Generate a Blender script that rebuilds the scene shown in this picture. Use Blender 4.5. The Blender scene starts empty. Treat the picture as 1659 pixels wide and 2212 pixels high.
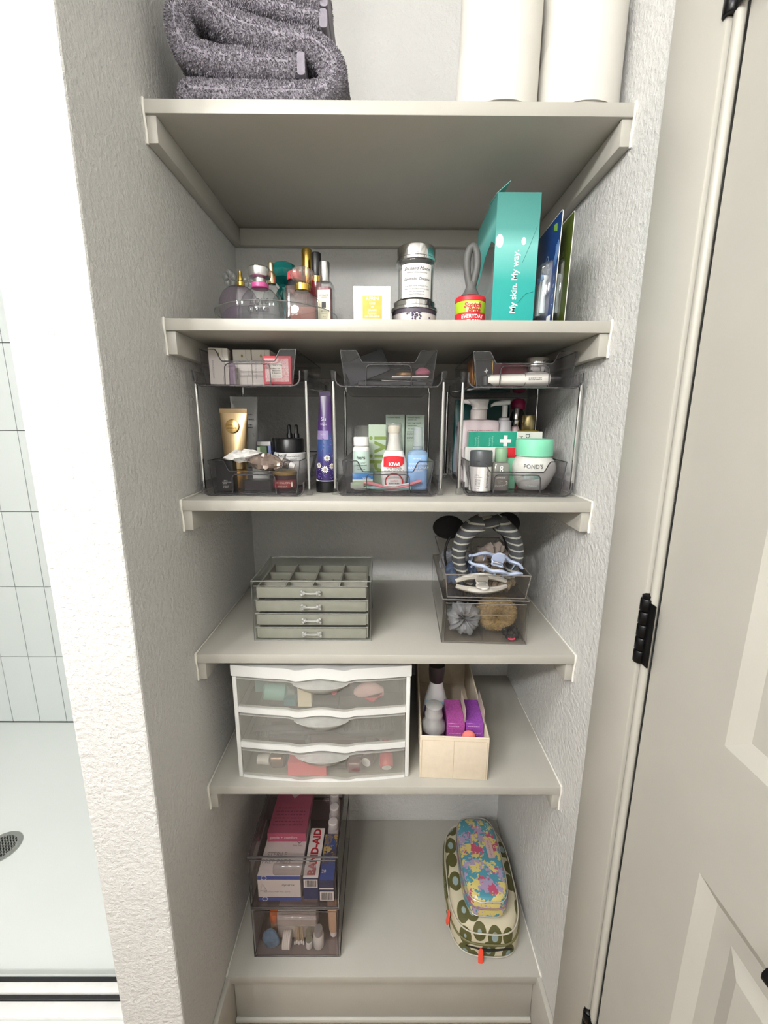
import bpy, bmesh, math, random
from mathutils import Vector, Matrix, noise as mnoise

random.seed(7)
scene = bpy.context.scene
COL = scene.collection

# ------------------------------------------------------------------ camera
cam_data = bpy.data.cameras.new('camera')
cam = bpy.data.objects.new('camera', cam_data)
COL.objects.link(cam)
_rx, _ry, _rz = -0.2082, -0.0052, -0.004
_R = (Matrix.Rotation(_rz, 3, 'Z') @ Matrix.Rotation(_rx, 3, 'X') @ Matrix.Rotation(_ry, 3, 'Y'))
_X, _Y, _Zv = _R @ Vector((1, 0, 0)), _R @ Vector((0, 1, 0)), _R @ Vector((0, 0, 1))
_m = Matrix(((_X.x, _Zv.x, -_Y.x, 0.3724), (_X.y, _Zv.y, -_Y.y, -0.7659), (_X.z, _Zv.z, -_Y.z, 1.4711), (0, 0, 0, 1)))
cam.matrix_world = _m
cam_data.sensor_fit = 'HORIZONTAL'
cam_data.sensor_width = 36.0
cam_data.lens = 914.4 / 1659.0 * 36.0
cam_data.clip_start = 0.01
scene.camera = cam

# ------------------------------------------------------------------ world, exposure
world = bpy.data.worlds.new('room_world')
scene.world = world
world.use_nodes = True
_bg = world.node_tree.nodes.get('Background')
_bg.inputs[0].default_value = (1.0, 0.98, 0.94, 1)
_bg.inputs[1].default_value = 0.02
VANITY_STRENGTH = 132.0      # the three globes of the vanity lamp behind the photographer
SHOWER_FILL_STRENGTH = 6.0       # unseen fill lamp added over the shower to brighten it
CEILING_FILL_STRENGTH = 48.0     # unseen ceiling lamp added to brighten the right wall
scene.view_settings.view_transform = 'Standard'
scene.view_settings.look = 'None'
scene.view_settings.gamma = 1.0
scene.view_settings.use_curve_mapping = False
scene.view_settings.exposure = 0.4
scene.cycles.transparent_max_bounces = 28
scene.cycles.max_bounces = 6
scene.cycles.glossy_bounces = 3
scene.cycles.use_adaptive_sampling = True
scene.cycles.adaptive_threshold = 0.025
scene.cycles.diffuse_bounces = 3
scene.cycles.caustics_reflective = False
scene.cycles.caustics_refractive = False
scene.cycles.sample_clamp_indirect = 6.0

# ------------------------------------------------------------------ materials
def lin(c):
    if isinstance(c, str):
        c = c.lstrip('#')
        c = tuple(int(c[i:i + 2], 16) for i in (0, 2, 4))
    o = []
    for x in c[:3]:
        x = x / 255.0
        o.append(x / 12.92 if x <= 0.04045 else ((x + 0.055) / 1.055) ** 2.4)
    return (o[0], o[1], o[2], 1.0)

_MC = {}
def mat(col, rough=0.5, metal=0.0, var=0.05, vs=30.0, bump=0.0, bs=300.0, bd=0.001, coat=0.0, sub=0.0, spec=0.5, sheen=0.0, voro=False):
    """plain procedural surface: colour with a little noise, optional fine relief"""
    key = ('p', col, rough, metal, var, vs, bump, bs, bd, coat, sub, spec, sheen, voro)
    if key in _MC:
        return _MC[key]
    m = bpy.data.materials.new('surface')
    m.use_nodes = True
    nt = m.node_tree
    N, L = nt.nodes, nt.links
    b = N['Principled BSDF']
    b.inputs['Roughness'].default_value = rough
    b.inputs['Metallic'].default_value = metal
    b.inputs['Specular IOR Level'].default_value = spec
    b.inputs['Coat Weight'].default_value = coat
    b.inputs['Sheen Weight'].default_value = sheen
    if sub:
        b.inputs['Subsurface Weight'].default_value = sub
        b.inputs['Subsurface Scale'].default_value = 0.01
    c = lin(col)
    tc = N.new('ShaderNodeTexCoord')
    if var > 0:
        nz = N.new('ShaderNodeTexNoise')
        nz.inputs['Scale'].default_value = vs
        nz.inputs['Detail'].default_value = 3
        L.new(tc.outputs['Object'], nz.inputs['Vector'])
        r = N.new('ShaderNodeValToRGB')
        r.color_ramp.elements[0].position = 0.3
        r.color_ramp.elements[1].position = 0.7
        r.color_ramp.elements[0].color = (c[0] * (1 - var), c[1] * (1 - var), c[2] * (1 - var), 1)
        r.color_ramp.elements[1].color = (min(1, c[0] * (1 + var)), min(1, c[1] * (1 + var)), min(1, c[2] * (1 + var)), 1)
        L.new(nz.outputs['Fac'], r.inputs['Fac'])
        L.new(r.outputs['Color'], b.inputs['Base Color'])
    else:
        b.inputs['Base Color'].default_value = c
    if bump > 0:
        if voro:
            n2 = N.new('ShaderNodeTexVoronoi')
            out = n2.outputs['Distance']
        else:
            n2 = N.new('ShaderNodeTexNoise')
            n2.inputs['Detail'].default_value = 4
            n2.inputs['Roughness'].default_value = 0.6
            out = n2.outputs['Fac']
        n2.inputs['Scale'].default_value = bs
        L.new(tc.outputs['Object'], n2.inputs['Vector'])
        bp = N.new('ShaderNodeBump')
        bp.inputs['Strength'].default_value = bump
        bp.inputs['Distance'].default_value = bd
        L.new(out, bp.inputs['Height'])
        L.new(bp.outputs['Normal'], b.inputs['Normal'])
    _MC[key] = m
    return m

def clear(tint='#f4f4f2', haze=0.04, hazecol='#dddddd', ior=1.47, rough=0.04, gloss=1.0, edge=0.7):
    """clear plastic or glass sheet: see-through with fresnel reflection and a little haze"""
    key = ('c', tint, haze, hazecol, ior, rough, gloss, edge)
    if key in _MC:
        return _MC[key]
    m = bpy.data.materials.new('clear_sheet')
    m.use_nodes = True
    nt = m.node_tree
    N, L = nt.nodes, nt.links
    N.remove(N['Principled BSDF'])
    out = N['Material Output']
    tr = N.new('ShaderNodeBsdfTransparent')
    # longer path through the sheet at grazing angles takes more light away
    lw = N.new('ShaderNodeLayerWeight'); lw.inputs['Blend'].default_value = 0.35
    er = N.new('ShaderNodeValToRGB')
    c0 = lin(tint)
    er.color_ramp.elements[0].color = c0
    er.color_ramp.elements[0].position = 0.35
    er.color_ramp.elements[1].color = (c0[0] * edge, c0[1] * edge, c0[2] * edge, 1)
    nt.links.new(lw.outputs['Facing'], er.inputs[0]); nt.links.new(er.outputs[0], tr.inputs[0])
    df = N.new('ShaderNodeBsdfDiffuse'); df.inputs[0].default_value = lin(hazecol)
    gl = N.new('ShaderNodeBsdfGlossy'); gl.inputs['Roughness'].default_value = rough
    gl.inputs[0].default_value = (gloss, gloss, gloss, 1)
    tc = N.new('ShaderNodeTexCoord')
    nz = N.new('ShaderNodeTexNoise'); nz.inputs['Scale'].default_value = 60
    L.new(tc.outputs['Object'], nz.inputs['Vector'])
    mr = N.new('ShaderNodeMapRange')
    mr.inputs['To Min'].default_value = haze * 0.8; mr.inputs['To Max'].default_value = haze * 1.2
    L.new(nz.outputs['Fac'], mr.inputs['Value'])
    m1 = N.new('ShaderNodeMixShader')
    L.new(mr.outputs[0], m1.inputs[0]); L.new(tr.outputs[0], m1.inputs[1]); L.new(df.outputs[0], m1.inputs[2])
    fr = N.new('ShaderNodeFresnel'); fr.inputs['IOR'].default_value = ior
    m2 = N.new('ShaderNodeMixShader')
    ge = N.new('ShaderNodeNewGeometry')
    inv = N.new('ShaderNodeMath'); inv.operation = 'SUBTRACT'; inv.inputs[0].default_value = 1.0
    L.new(ge.outputs['Backfacing'], inv.inputs[1])
    mu = N.new('ShaderNodeMath'); mu.operation = 'MULTIPLY'
    L.new(fr.outputs[0], mu.inputs[0]); L.new(inv.outputs[0], mu.inputs[1])
    L.new(mu.outputs[0], m2.inputs[0]); L.new(m1.outputs[0], m2.inputs[1]); L.new(gl.outputs[0], m2.inputs[2])
    L.new(m2.outputs[0], out.inputs['Surface'])
    _MC[key] = m
    return m

def emit(col, strength):
    m = bpy.data.materials.new('lamp_glow')
    m.use_nodes = True
    nt = m.node_tree
    nt.nodes.remove(nt.nodes['Principled BSDF'])
    e = nt.nodes.new('ShaderNodeEmission')
    e.inputs[0].default_value = lin(col); e.inputs[1].default_value = strength
    nt.links.new(e.outputs[0], nt.nodes['Material Output'].inputs['Surface'])
    return m

def patt(kind, cols, scale=30.0, rough=0.6, rot=0.0, bump=0.0):
    """printed patterns: 'stripe' (bands), 'blotch' (flower print), 'grad' (vertical blend), 'check'"""
    m = bpy.data.materials.new('printed_' + kind)
    m.use_nodes = True
    nt = m.node_tree
    N, L = nt.nodes, nt.links
    b = N['Principled BSDF']
    b.inputs['Roughness'].default_value = rough
    tc = N.new('ShaderNodeTexCoord')
    mp = N.new('ShaderNodeMapping')
    mp.inputs['Rotation'].default_value = (0, rot, 0)
    L.new(tc.outputs['Object'], mp.inputs['Vector'])
    rp = N.new('ShaderNodeValToRGB')
    el = rp.color_ramp.elements
    rp.color_ramp.interpolation = 'LINEAR' if kind == 'grad' else 'CONSTANT'
    while len(el) < len(cols):
        el.new(0.5)
    for i, (p, c) in enumerate(cols):
        el[i].position = p
    for i, (p, c) in enumerate(cols):
        el[i].color = lin(c)
    if kind == 'stripe':
        w = N.new('ShaderNodeTexWave'); w.bands_direction = 'Z'; w.wave_profile = 'SAW'
        w.inputs['Scale'].default_value = scale; w.inputs['Distortion'].default_value = 0.6
        w.inputs['Detail Scale'].default_value = 2.0
        L.new(mp.outputs[0], w.inputs['Vector']); L.new(w.outputs['Fac'], rp.inputs['Fac'])
    elif kind == 'blotch':
        n1 = N.new('ShaderNodeTexNoise'); n1.inputs['Scale'].default_value = scale * 2.2
        L.new(mp.outputs[0], n1.inputs['Vector'])
        mx = N.new('ShaderNodeMixRGB'); mx.blend_type = 'LINEAR_LIGHT'; mx.inputs[0].default_value = 0.02
        L.new(mp.outputs[0], mx.inputs[1]); L.new(n1.outputs['Color'], mx.inputs[2])
        v = N.new('ShaderNodeTexVoronoi'); v.inputs['Scale'].default_value = scale
        L.new(mx.outputs[0], v.inputs['Vector'])
        sp = N.new('ShaderNodeSeparateColor'); L.new(v.outputs['Color'], sp.inputs[0])
        L.new(sp.outputs[0], rp.inputs['Fac'])
    elif kind == 'dots':
        mp.inputs['Scale'].default_value = (1.0, 0.7, 0.7)
        v = N.new('ShaderNodeTexVoronoi'); v.inputs['Scale'].default_value = scale; v.inputs['Randomness'].default_value = 0.55
        L.new(mp.outputs[0], v.inputs['Vector']); L.new(v.outputs['Distance'], rp.inputs['Fac'])
    elif kind == 'grad':
        sx = N.new('ShaderNodeSeparateXYZ'); L.new(tc.outputs['Generated'], sx.inputs[0])
        L.new(sx.outputs['Z'], rp.inputs['Fac'])
    L.new(rp.outputs['Color'], b.inputs['Base Color'])
    if bump:
        nb = N.new('ShaderNodeTexNoise'); nb.inputs['Scale'].default_value = 500
        L.new(tc.outputs['Object'], nb.inputs['Vector'])
        bp = N.new('ShaderNodeBump'); bp.inputs['Strength'].default_value = bump; bp.inputs['Distance'].default_value = 0.001
        L.new(nb.outputs['Fac'], bp.inputs['Height']); L.new(bp.outputs['Normal'], b.inputs['Normal'])
    return m

# ------------------------------------------------------------------ geometry helpers
def fine_print(parent, x0, x1, zs_, y, h=0.0011, m=None, seed=1, cyl=None):
    """rows of print too small to read: short dashes"""
    g = G(); r = random.Random(seed)
    for z in zs_:
        x = x0
        end = x0 + (x1 - x0) * r.uniform(0.7, 1.0)
        while x < end:
            w = r.uniform(0.0012, 0.004); xe = min(x + w, end)
            if cyl:
                q = []
                for xx in (x, xe):
                    a = xx / cyl
                    q.append((cyl * math.sin(a), y - cyl * math.cos(a)))
                g.add([(q[0][0], q[0][1] - 0.0003, z), (q[1][0], q[1][1] - 0.0003, z), (q[1][0], q[1][1] - 0.0003, z + h), (q[0][0], q[0][1] - 0.0003, z + h)], [(0, 1, 2, 3)])
            else:
                g.add([(x, y - 0.0003, z), (xe, y - 0.0003, z), (xe, y - 0.0003, z + h), (x, y - 0.0003, z + h)], [(0, 1, 2, 3)])
            x = xe + 0.0009
    o = obj('fine_print', g, m or GREYINK, parent, smooth=0)
    o['kind'] = 'stuff'
    return o

class G:
    """collects vertices and faces of ONE part"""
    def __init__(s):
        s.v, s.f = [], []
    def add(s, vs, fs, M=None):
        o = len(s.v)
        for p in vs:
            p = Vector(p)
            s.v.append(M @ p if M else p)
        s.f += [[i + o for i in f] for f in fs]
        return s
    def box(s, x0, x1, y0, y1, z0, z1, M=None):
        vs = [(x, y, z) for z in (z0, z1) for y in (y0, y1) for x in (x0, x1)]
        fs = [(0, 2, 3, 1), (4, 5, 7, 6), (0, 1, 5, 4), (2, 6, 7, 3), (0, 4, 6, 2), (1, 3, 7, 5)]
        return s.add(vs, fs, M)
    def lathe(s, prof, seg=28, M=None, sx=1.0, sy=1.0):
        vs, fs = [], []
        n = len(prof)
        for r, z in prof:
            for k in range(seg):
                a = 2 * math.pi * k / seg
                vs.append((r * sx * math.cos(a), r * sy * math.sin(a), z))
        for i in range(n - 1):
            for k in range(seg):
                k2 = (k + 1) % seg
                fs.append((i * seg + k, i * seg + k2, (i + 1) * seg + k2, (i + 1) * seg + k))
        if prof[0][0] > 1e-6:
            fs.append(tuple(reversed(range(seg))))
        if prof[-1][0] > 1e-6:
            fs.append(tuple((n - 1) * seg + k for k in range(seg)))
        return s.add(vs, fs, M)
    def loft(s, rings, cap0=True, cap1=True, M=None, closed=True):
        n = len(rings[0]); vs = [p for r in rings for p in r]; fs = []
        for i in range(len(rings) - 1):
            for k in range(n if closed else n - 1):
                k2 = (k + 1) % n
                fs.append((i * n + k, i * n + k2, (i + 1) * n + k2, (i + 1) * n + k))
        if cap0: fs.append(tuple(reversed(range(n))))
        if cap1: fs.append(tuple((len(rings) - 1) * n + k for k in range(n)))
        return s.add(vs, fs, M)
    def tube(s, path, r, seg=8, closed=False, M=None, flat=1.0):
        P = [Vector(p) for p in path]; n = len(P); rings = []
        T = []
        for i in range(n):
            a = P[i - 1] if (i > 0 or closed) else P[i]
            b = P[(i + 1) % n] if (i < n - 1 or closed) else P[i]
            t = (b - a)
            T.append(t.normalized() if t.length > 1e-9 else Vector((0, 0, 1)))
        up = Vector((0, 0, 1)) if abs(T[0].z) < 0.9 else Vector((1, 0, 0))
        u = (up - T[0] * up.dot(T[0])).normalized()
        for i in range(n):
            u = (u - T[i] * u.dot(T[i]))
            u = u.normalized() if u.length > 1e-6 else T[i].orthogonal().normalized()
            w = T[i].cross(u)
            ri = r[i] if isinstance(r, (list, tuple)) else r
            rings.append([tuple(P[i] + u * (ri * flat * math.cos(2 * math.pi * k / seg)) + w * (ri * math.sin(2 * math.pi * k / seg))) for k in range(seg)])
        if closed:
            rings.append(rings[0])
        return s.loft(rings, not closed, not closed, M)
    def prism(s, poly, d0, d1, plane='xz', M=None):
        """polygon in a plane, pushed along the remaining axis"""
        def P(a, b, d):
            return (a, d, b) if plane == 'xz' else ((a, b, d) if plane == 'xy' else (d, a, b))
        n = len(poly)
        vs = [P(a, b, d0) for a, b in poly] + [P(a, b, d1) for a, b in poly]
        fs = [tuple(range(n)), tuple(reversed(range(n, 2 * n)))]
        for k in range(n):
            k2 = (k + 1) % n
            fs.append((k, n + k, n + k2, k2))
        return s.add(vs, fs, M)
    def ball(s, r, c=(0, 0, 0), seg=16, rings=10, sx=1, sy=1, sz=1, M=None):
        prof = [(r * math.sin(math.pi * i / rings), -r * math.cos(math.pi * i / rings)) for i in range(rings + 1)]
        prof[0] = (0.0001 * r, -r); prof[-1] = (0.0001 * r, r)
        T = Matrix.Translation(c) @ Matrix.Diagonal((sx, sy, sz, 1))
        return s.lathe(prof, seg, (M @ T) if M else T)

def sup(rx, ry, n=24, e=2.0, z=0.0, cx=0.0, cy=0.0):
    """closed super-ellipse ring; e=2 ellipse, larger = squarer"""
    out = []
    for k in range(n):
        a = 2 * math.pi * k / n
        c, s_ = math.cos(a), math.sin(a)
        out.append((cx + rx * math.copysign(abs(c) ** (2.0 / e), c), cy + ry * math.copysign(abs(s_) ** (2.0 / e), s_), z))
    return out

def rrect(w, h, r, n=5, cx=0.0, cz=0.0):
    """rounded rectangle outline, counter-clockwise, as 2D points"""
    out = []
    for (sx, sy, a0) in ((1, 1, 0), (-1, 1, 90), (-1, -1, 180), (1, -1, 270)):
        for i in range(n + 1):
            a = math.radians(a0 + 90.0 * i / n)
            out.append((cx + sx * (w / 2 - r) + r * math.cos(a), cz + sy * (h / 2 - r) + r * math.sin(a)))
    return out

def obj(name, g, m, parent=None, loc=None, rot=None, bevel=0.0, seg=2, smooth=40, sub=0, jitter=None):
    me = bpy.data.meshes.new(name)
    me.from_pydata([tuple(p) for p in g.v], [], g.f)
    bm = bmesh.new(); bm.from_mesh(me)
    bmesh.ops.recalc_face_normals(bm, faces=bm.faces)
    if bevel > 0:
        ed = [e for e in bm.edges if len(e.link_faces) == 2 and e.calc_face_angle(0) > 0.5]
        bmesh.ops.bevel(bm, geom=ed, offset=bevel, segments=seg, affect='EDGES', profile=0.5, clamp_overlap=True)
    if sub:
        bmesh.ops.subdivide_edges(bm, edges=bm.edges, cuts=sub, use_grid_fill=True)
    if jitter:
        amp, sc = jitter
        bm.normal_update()
        for v in bm.verts:
            v.co += v.normal * amp * mnoise.noise(v.co * sc)
    bm.to_mesh(me); bm.free()
    if smooth:
        me.shade_smooth()
        me.set_sharp_from_angle(angle=math.radians(smooth))
    if m: me.materials.append(m)
    o = bpy.data.objects.new(name, me)
    COL.objects.link(o)
    if parent: o.parent = parent
    if loc: o.location = loc
    if rot: o.rotation_euler = rot
    return o

def tag(o, label, cat, group=None):
    o['label'] = label; o['category'] = cat
    if group: o['group'] = group
    return o

def struct(o):
    o['kind'] = 'structure'
    return o

def thing(name, label, cat, loc=(0, 0, 0), rz=0.0, group=None, rot=None):
    o = bpy.data.objects.new(name, None)
    o.empty_display_size = 0.02
    COL.objects.link(o)
    o.location = loc
    o.rotation_euler = rot if rot else (0, 0, rz)
    return tag(o, label, cat, group)

def copy_tree(o, parent=None):
    c = o.copy(); COL.objects.link(c); c.parent = parent
    for ch in list(o.children):
        copy_tree(ch, c)
    return c

_TC = {}
def text_mesh(s, size, shear=0.0, space=1.0, bold=0.0):
    key = (s, shear, space, bold)
    if key not in _TC:
        cu = bpy.data.curves.new('t', 'FONT'); cu.body = s; cu.size = 1.0; cu.shear = shear
        cu.align_x = 'CENTER'; cu.align_y = 'CENTER'; cu.resolution_u = 3; cu.space_character = space; cu.offset = bold
        ob = bpy.data.objects.new('t', cu); COL.objects.link(ob)
        bpy.context.view_layer.update()
        me = bpy.data.meshes.new_from_object(ob.evaluated_get(bpy.context.evaluated_depsgraph_get()))
        _TC[key] = ([tuple(v.co) for v in me.vertices], [tuple(p.vertices) for p in me.polygons])
        bpy.data.objects.remove(ob); bpy.data.meshes.remove(me); bpy.data.curves.remove(cu)
    v, f = _TC[key]
    return [(a * size, b * size) for a, b, c in v], f

def lettering(lines, m, parent, at, cyl=None, turn=0.0, name='lettering', side='front', eps=0.0004, bold=0.0):
    """lines: (text, size, x, z[, shear[, width-scale]]) printed on a face; at = (x, y, z) origin on that face.
    side front faces -y; left faces -x; top faces +z.  cyl=(radius) wraps round a vertical axis at the origin."""
    g = G()
    ct, st = math.cos(turn), math.sin(turn)
    for ln in lines:
        s, size, x, z = ln[:4]
        sh = ln[4] if len(ln) > 4 else 0.0
        wsc = ln[5] if len(ln) > 5 else 1.0
        v2, f = text_mesh(s, size, sh, 1.0, bold)
        out = []
        for a, b in v2:
            a = a * wsc
            a, b = a * ct - b * st, a * st + b * ct
            a += x; b += z
            if cyl:
                th = a / cyl
                out.append((at[0] + (cyl + eps) * math.sin(th), at[1] - (cyl + eps) * math.cos(th), at[2] + b))
            elif side == 'front':
                out.append((at[0] + a, at[1] - eps, at[2] + b))
            elif side == 'left':
                out.append((at[0] - eps, at[1] - a, at[2] + b))
            elif side == 'top':
                out.append((at[0] + a, at[1] + b, at[2] + eps))
        g.add(out, f)
    me = bpy.data.meshes.new(name)
    me.from_pydata([tuple(p) for p in g.v], [], g.f)
    me.materials.append(m)
    o = bpy.data.objects.new(name, me); COL.objects.link(o)
    o.parent = parent
    return o

def cyl_patch(r, a0, a1, z0, z1, n=14, eps=0.0003, thick=0.0002):
    """label bent round a vertical cylinder, angles in degrees from the front (-y)"""
    g = G(); rings = []
    for i in range(n + 1):
        a = math.radians(a0 + (a1 - a0) * i / n)
        d = (math.sin(a), -math.cos(a))
        q = [(r + eps + thick, z0), (r + eps + thick, z1), (r + eps, z1), (r + eps, z0)]
        rings.append([(d[0] * rr, d[1] * rr, z) for rr, z in q])
    return g.loft(rings)

def plate(x0, x1, z0, z1, y, t=0.0003, r=0.0):
    """thin label on a front (-y) face"""
    g = G()
    if r > 0:
        return g.prism(rrect(x1 - x0, z1 - z0, r, 4, (x0 + x1) / 2, (z0 + z1) / 2), y - t, y)
    return g.box(x0, x1, y - t, y, z0, z1)

W, D = 0.762, 0.413
ZS = [1.9552, 1.6415, 1.3294, 1.0181, 0.7068, 0.165]

# shared materials
WALL = mat('#d9d8d5', 0.75, var=0.015, vs=8, bump=0.8, bs=110, bd=0.005)
WALLSM = mat('#cfcdc8', 0.7, var=0.02, vs=8, bump=0.12, bs=90, bd=0.002)
TRIM = mat('#b7b4ab', 0.42, var=0.02, vs=12, bump=0.06, bs=60, bd=0.001)
CAULK = mat('#f2efe6', 0.5, var=0.02)
WHITE = mat('#f0efec', 0.4)
PAPERW = mat('#ecebe6', 0.6, var=0.02)
INK = mat('#2a2a2c', 0.6)
GREYINK = mat('#6d6d6d', 0.6)
WHITEINK = mat('#f5f5f5', 0.6)
BLACK = mat('#141416', 0.35)
BLACKM = mat('#1b1a1c', 0.7)
CHROME = mat('#d8d8d8', 0.12, 1.0, var=0.02)
SILVER = mat('#cfcfcf', 0.25, 1.0, var=0.03)
GOLD = mat('#d6b25a', 0.22, 1.0, var=0.05)
ACRYL = clear('#f3f4f3', 0.015, '#dddddd', 1.45, 0.03, 1.0, 0.8)
ACRYLEDGE = clear('#8d8f8e', 0.25, '#c8c8c6', 1.6, 0.06)
SMOKE = clear('#f1f0f1', 0.012, '#aaa8aa', 1.4, 0.03, 1.0, 0.85)
SMOKEEDGE = clear('#4a484e', 0.25, '#77757a', 1.8, 0.05)
GLASS = clear('#f0f2f2', 0.03, '#e6e6e6', 1.6, 0.02, 1.0, 0.35)
# ------------------------------------------------------------------ vanity lamp behind the photographer, plus two added fill lamps
def vanity_lamp():
    t = thing('vanity_lamp', 'three-globe vanity lamp on the wall opposite the shelves', 'lamp', (-0.42, -1.72, 2.18))
    obj('back_plate', G().box(-0.48, 0.48, 0.0, 0.025, -0.05, 0.05), CHROME, t, bevel=0.004)
    for x in (-0.38, 0.0, 0.38):
        g = G().tube([(x, 0.025, 0.0), (x, 0.09, 0.0), (x, 0.12, 0.02)], 0.012, 10)
        a = obj('arm', g, CHROME, t)
        obj('globe', G().ball(0.075, (x, 0.13, 0.10)), emit('#fffefc', VANITY_STRENGTH), t)
vanity_lamp()
def fill_lamp(name, label, loc, r, col, s):
    t = thing(name, label, 'lamp', loc)
    obj('rim', G().lathe([(r + 0.02, 0), (r + 0.02, -0.02), (r, -0.025), (r, -0.004)], 40), WHITE, t)
    obj('diffuser', G().lathe([(0.001, -0.03), (r * 0.6, -0.028), (r, -0.018), (r, -0.005)], 40), emit(col, s), t)
fill_lamp('ceiling_fill_lamp', 'added round fill lamp on the bathroom ceiling, brightening the right wall', (-0.62, -0.85, 2.75), 0.16, '#fffefc', CEILING_FILL_STRENGTH)
fill_lamp('shower_fill_lamp', 'added round fill lamp in the ceiling, brightening the shower', (-0.95, 0.45, 2.75), 0.12, '#f2f6ff', SHOWER_FILL_STRENGTH)

# ------------------------------------------------------------------ shell
XL, YB, ZC = -1.75, -1.75, 2.75
FLOORM = mat('#8f7860', 0.5, var=0.12, vs=14)
struct(obj('floor', G().box(XL - 0.05, W + 0.05, YB - 0.05, 1.15, -0.05, 0.0), FLOORM, smooth=0))
struct(obj('ceiling', G().box(XL - 0.05, W + 0.05, YB - 0.05, 1.15, ZC, ZC + 0.05), WALLSM, smooth=0))
struct(obj('wall_back', G().box(0.0, W, D, D + 0.06, 0.0, ZC), WALL, smooth=0))
struct(obj('wall_left', G().box(-0.115, 0.0, -0.18, D + 0.06, 0.0, ZC), WALL, smooth=0, bevel=0.004))
FARWALL = mat('#8b867c', 0.7, var=0.05, vs=5)
struct(obj('wall_front', G().box(XL, W, YB - 0.05, YB, 0.0, ZC), WALL, smooth=0))
struct(obj('wall_shower_side', G().box(XL - 0.05, XL, YB, 1.1, 0.0, ZC), WALL, smooth=0))
wr = G()
wr.box(W, W + 0.05, -0.19, D + 0.06, 0, ZC)
wr.box(W, W + 0.05, YB, -0.71, 0, ZC)
wr.box(W, W + 0.05, -0.71, -0.19, 2.16, ZC)
struct(obj('wall_right', wr, WALL, smooth=0))

# door casing, jamb bead, door leaf
cg = G()
cg.box(W - 0.017, W - 0.0002, -0.205, -0.100, 0.0, 2.25)
tr1 = struct(obj('trim_1', cg, TRIM, bevel=0.003))
jg = G().tube([(W - 0.007, -0.211, 0.0), (W - 0.007, -0.211, 2.14)], 0.006, 10)
struct(obj('trim_2', jg, TRIM))
cg = G(); cg.box(W - 0.017, W - 0.0002, -0.80, -0.705, 0.0, 2.25)
struct(obj('trim_3', cg, TRIM, bevel=0.003))
cg = G(); cg.box(W - 0.017, W - 0.0002, -0.705, -0.205, 2.145, 2.25)
struct(obj('trim_4', cg, TRIM, bevel=0.003))

DY0, DY1 = -0.218, -0.675     # hinge edge, latch edge
dg = G()
fx = W - 0.002                # door face
PY0, PY1 = -0.354, -0.545
pan = [(0.24, 0.938), (1.116, 2.0)]
zs = [0.012, pan[0][0], pan[0][1], pan[1][0], pan[1][1], 2.14]
dg.box(fx, fx + 0.035, PY0, DY0, zs[0], zs[5])
dg.box(fx, fx + 0.035, DY1, PY1, zs[0], zs[5])
for a, b in ((0, 1), (2, 3), (4, 5)):
    dg.box(fx, fx + 0.035, PY1, PY0, zs[a], zs[b])
door = struct(obj('door_1', dg, TRIM, smooth=0))
for z0, z1 in pan:
    g = G()
    # moulding slopes in, then the raised field slopes back out
    steps = [(0.0, 0.0), (0.020, 0.010), (0.045, 0.010), (0.065, 0.003)]
    rings = []
    for ins, dep in steps:
        rings.append([(fx + dep, PY1 + ins, z0 + ins), (fx + dep, PY0 - ins, z0 + ins), (fx + dep, PY0 - ins, z1 - ins), (fx + dep, PY1 + ins, z1 - ins)])
    g.loft(rings, False, True)
    obj('panel', g, TRIM, door, smooth=0)
HINGE = mat('#121213', 0.32, 0.6, var=0.1)
for zc in (0.38, 1.18, 1.955):
    hx, hy = W - 0.013, -0.205
    h = None
    for k in range(5):
        za = zc - 0.050 + k * 0.020
        g = G().lathe([(0.0075, za + 0.0008), (0.0085, za + 0.002), (0.0085, za + 0.018), (0.0075, za + 0.0192)], 16, Matrix.Translation((hx, hy, 0)))
        if k == 0:
            h = obj('hinge', g, HINGE, door)
        else:
            obj('knuckle', g, HINGE, h)
    obj('hinge_leaf', G().box(W - 0.015, W - 0.0125, -0.2265, -0.2130, zc - 0.048, zc + 0.046), HINGE, h, bevel=0.001)
    obj('hinge_pin', G().lathe([(0.0065, zc + 0.05), (0.007, zc + 0.054), (0.003, zc + 0.057)], 14, Matrix.Translation((hx, hy, 0))), HINGE, h)
# rubber-tipped door stop on the top hinge pin
g = G().tube([(W - 0.022, -0.212, 1.958), (W - 0.032, -0.222, 1.958), (W - 0.020, -0.245, 1.945), (W - 0.020, -0.268, 1.935)], 0.004, 8)
ds = obj('door_stop', g, HINGE, door)
obj('bumper', G().lathe([(0.012, 0.0), (0.014, 0.004), (0.014, 0.014), (0.009, 0.018)], 18, Matrix.Translation((W - 0.026, -0.262, 1.925)) @ Matrix.Rotation(math.radians(90), 4, 'Y')), mat('#b9b5ad', 0.6), ds)
# lever handle
lv = obj('door_handle', G().lathe([(0.026, 0.0), (0.026, 0.008), (0.011, 0.012), (0.010, 0.058)], 24, Matrix.Translation((fx, -0.612, 1.02)) @ Matrix.Rotation(math.radians(-90), 4, 'Y')), HINGE, door)
obj('lever', G().tube([(fx - 0.055, -0.615, 1.02), (fx - 0.058, -0.55, 1.02), (fx - 0.058, -0.4985, 1.017)], 0.009, 10), HINGE, lv)

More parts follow.
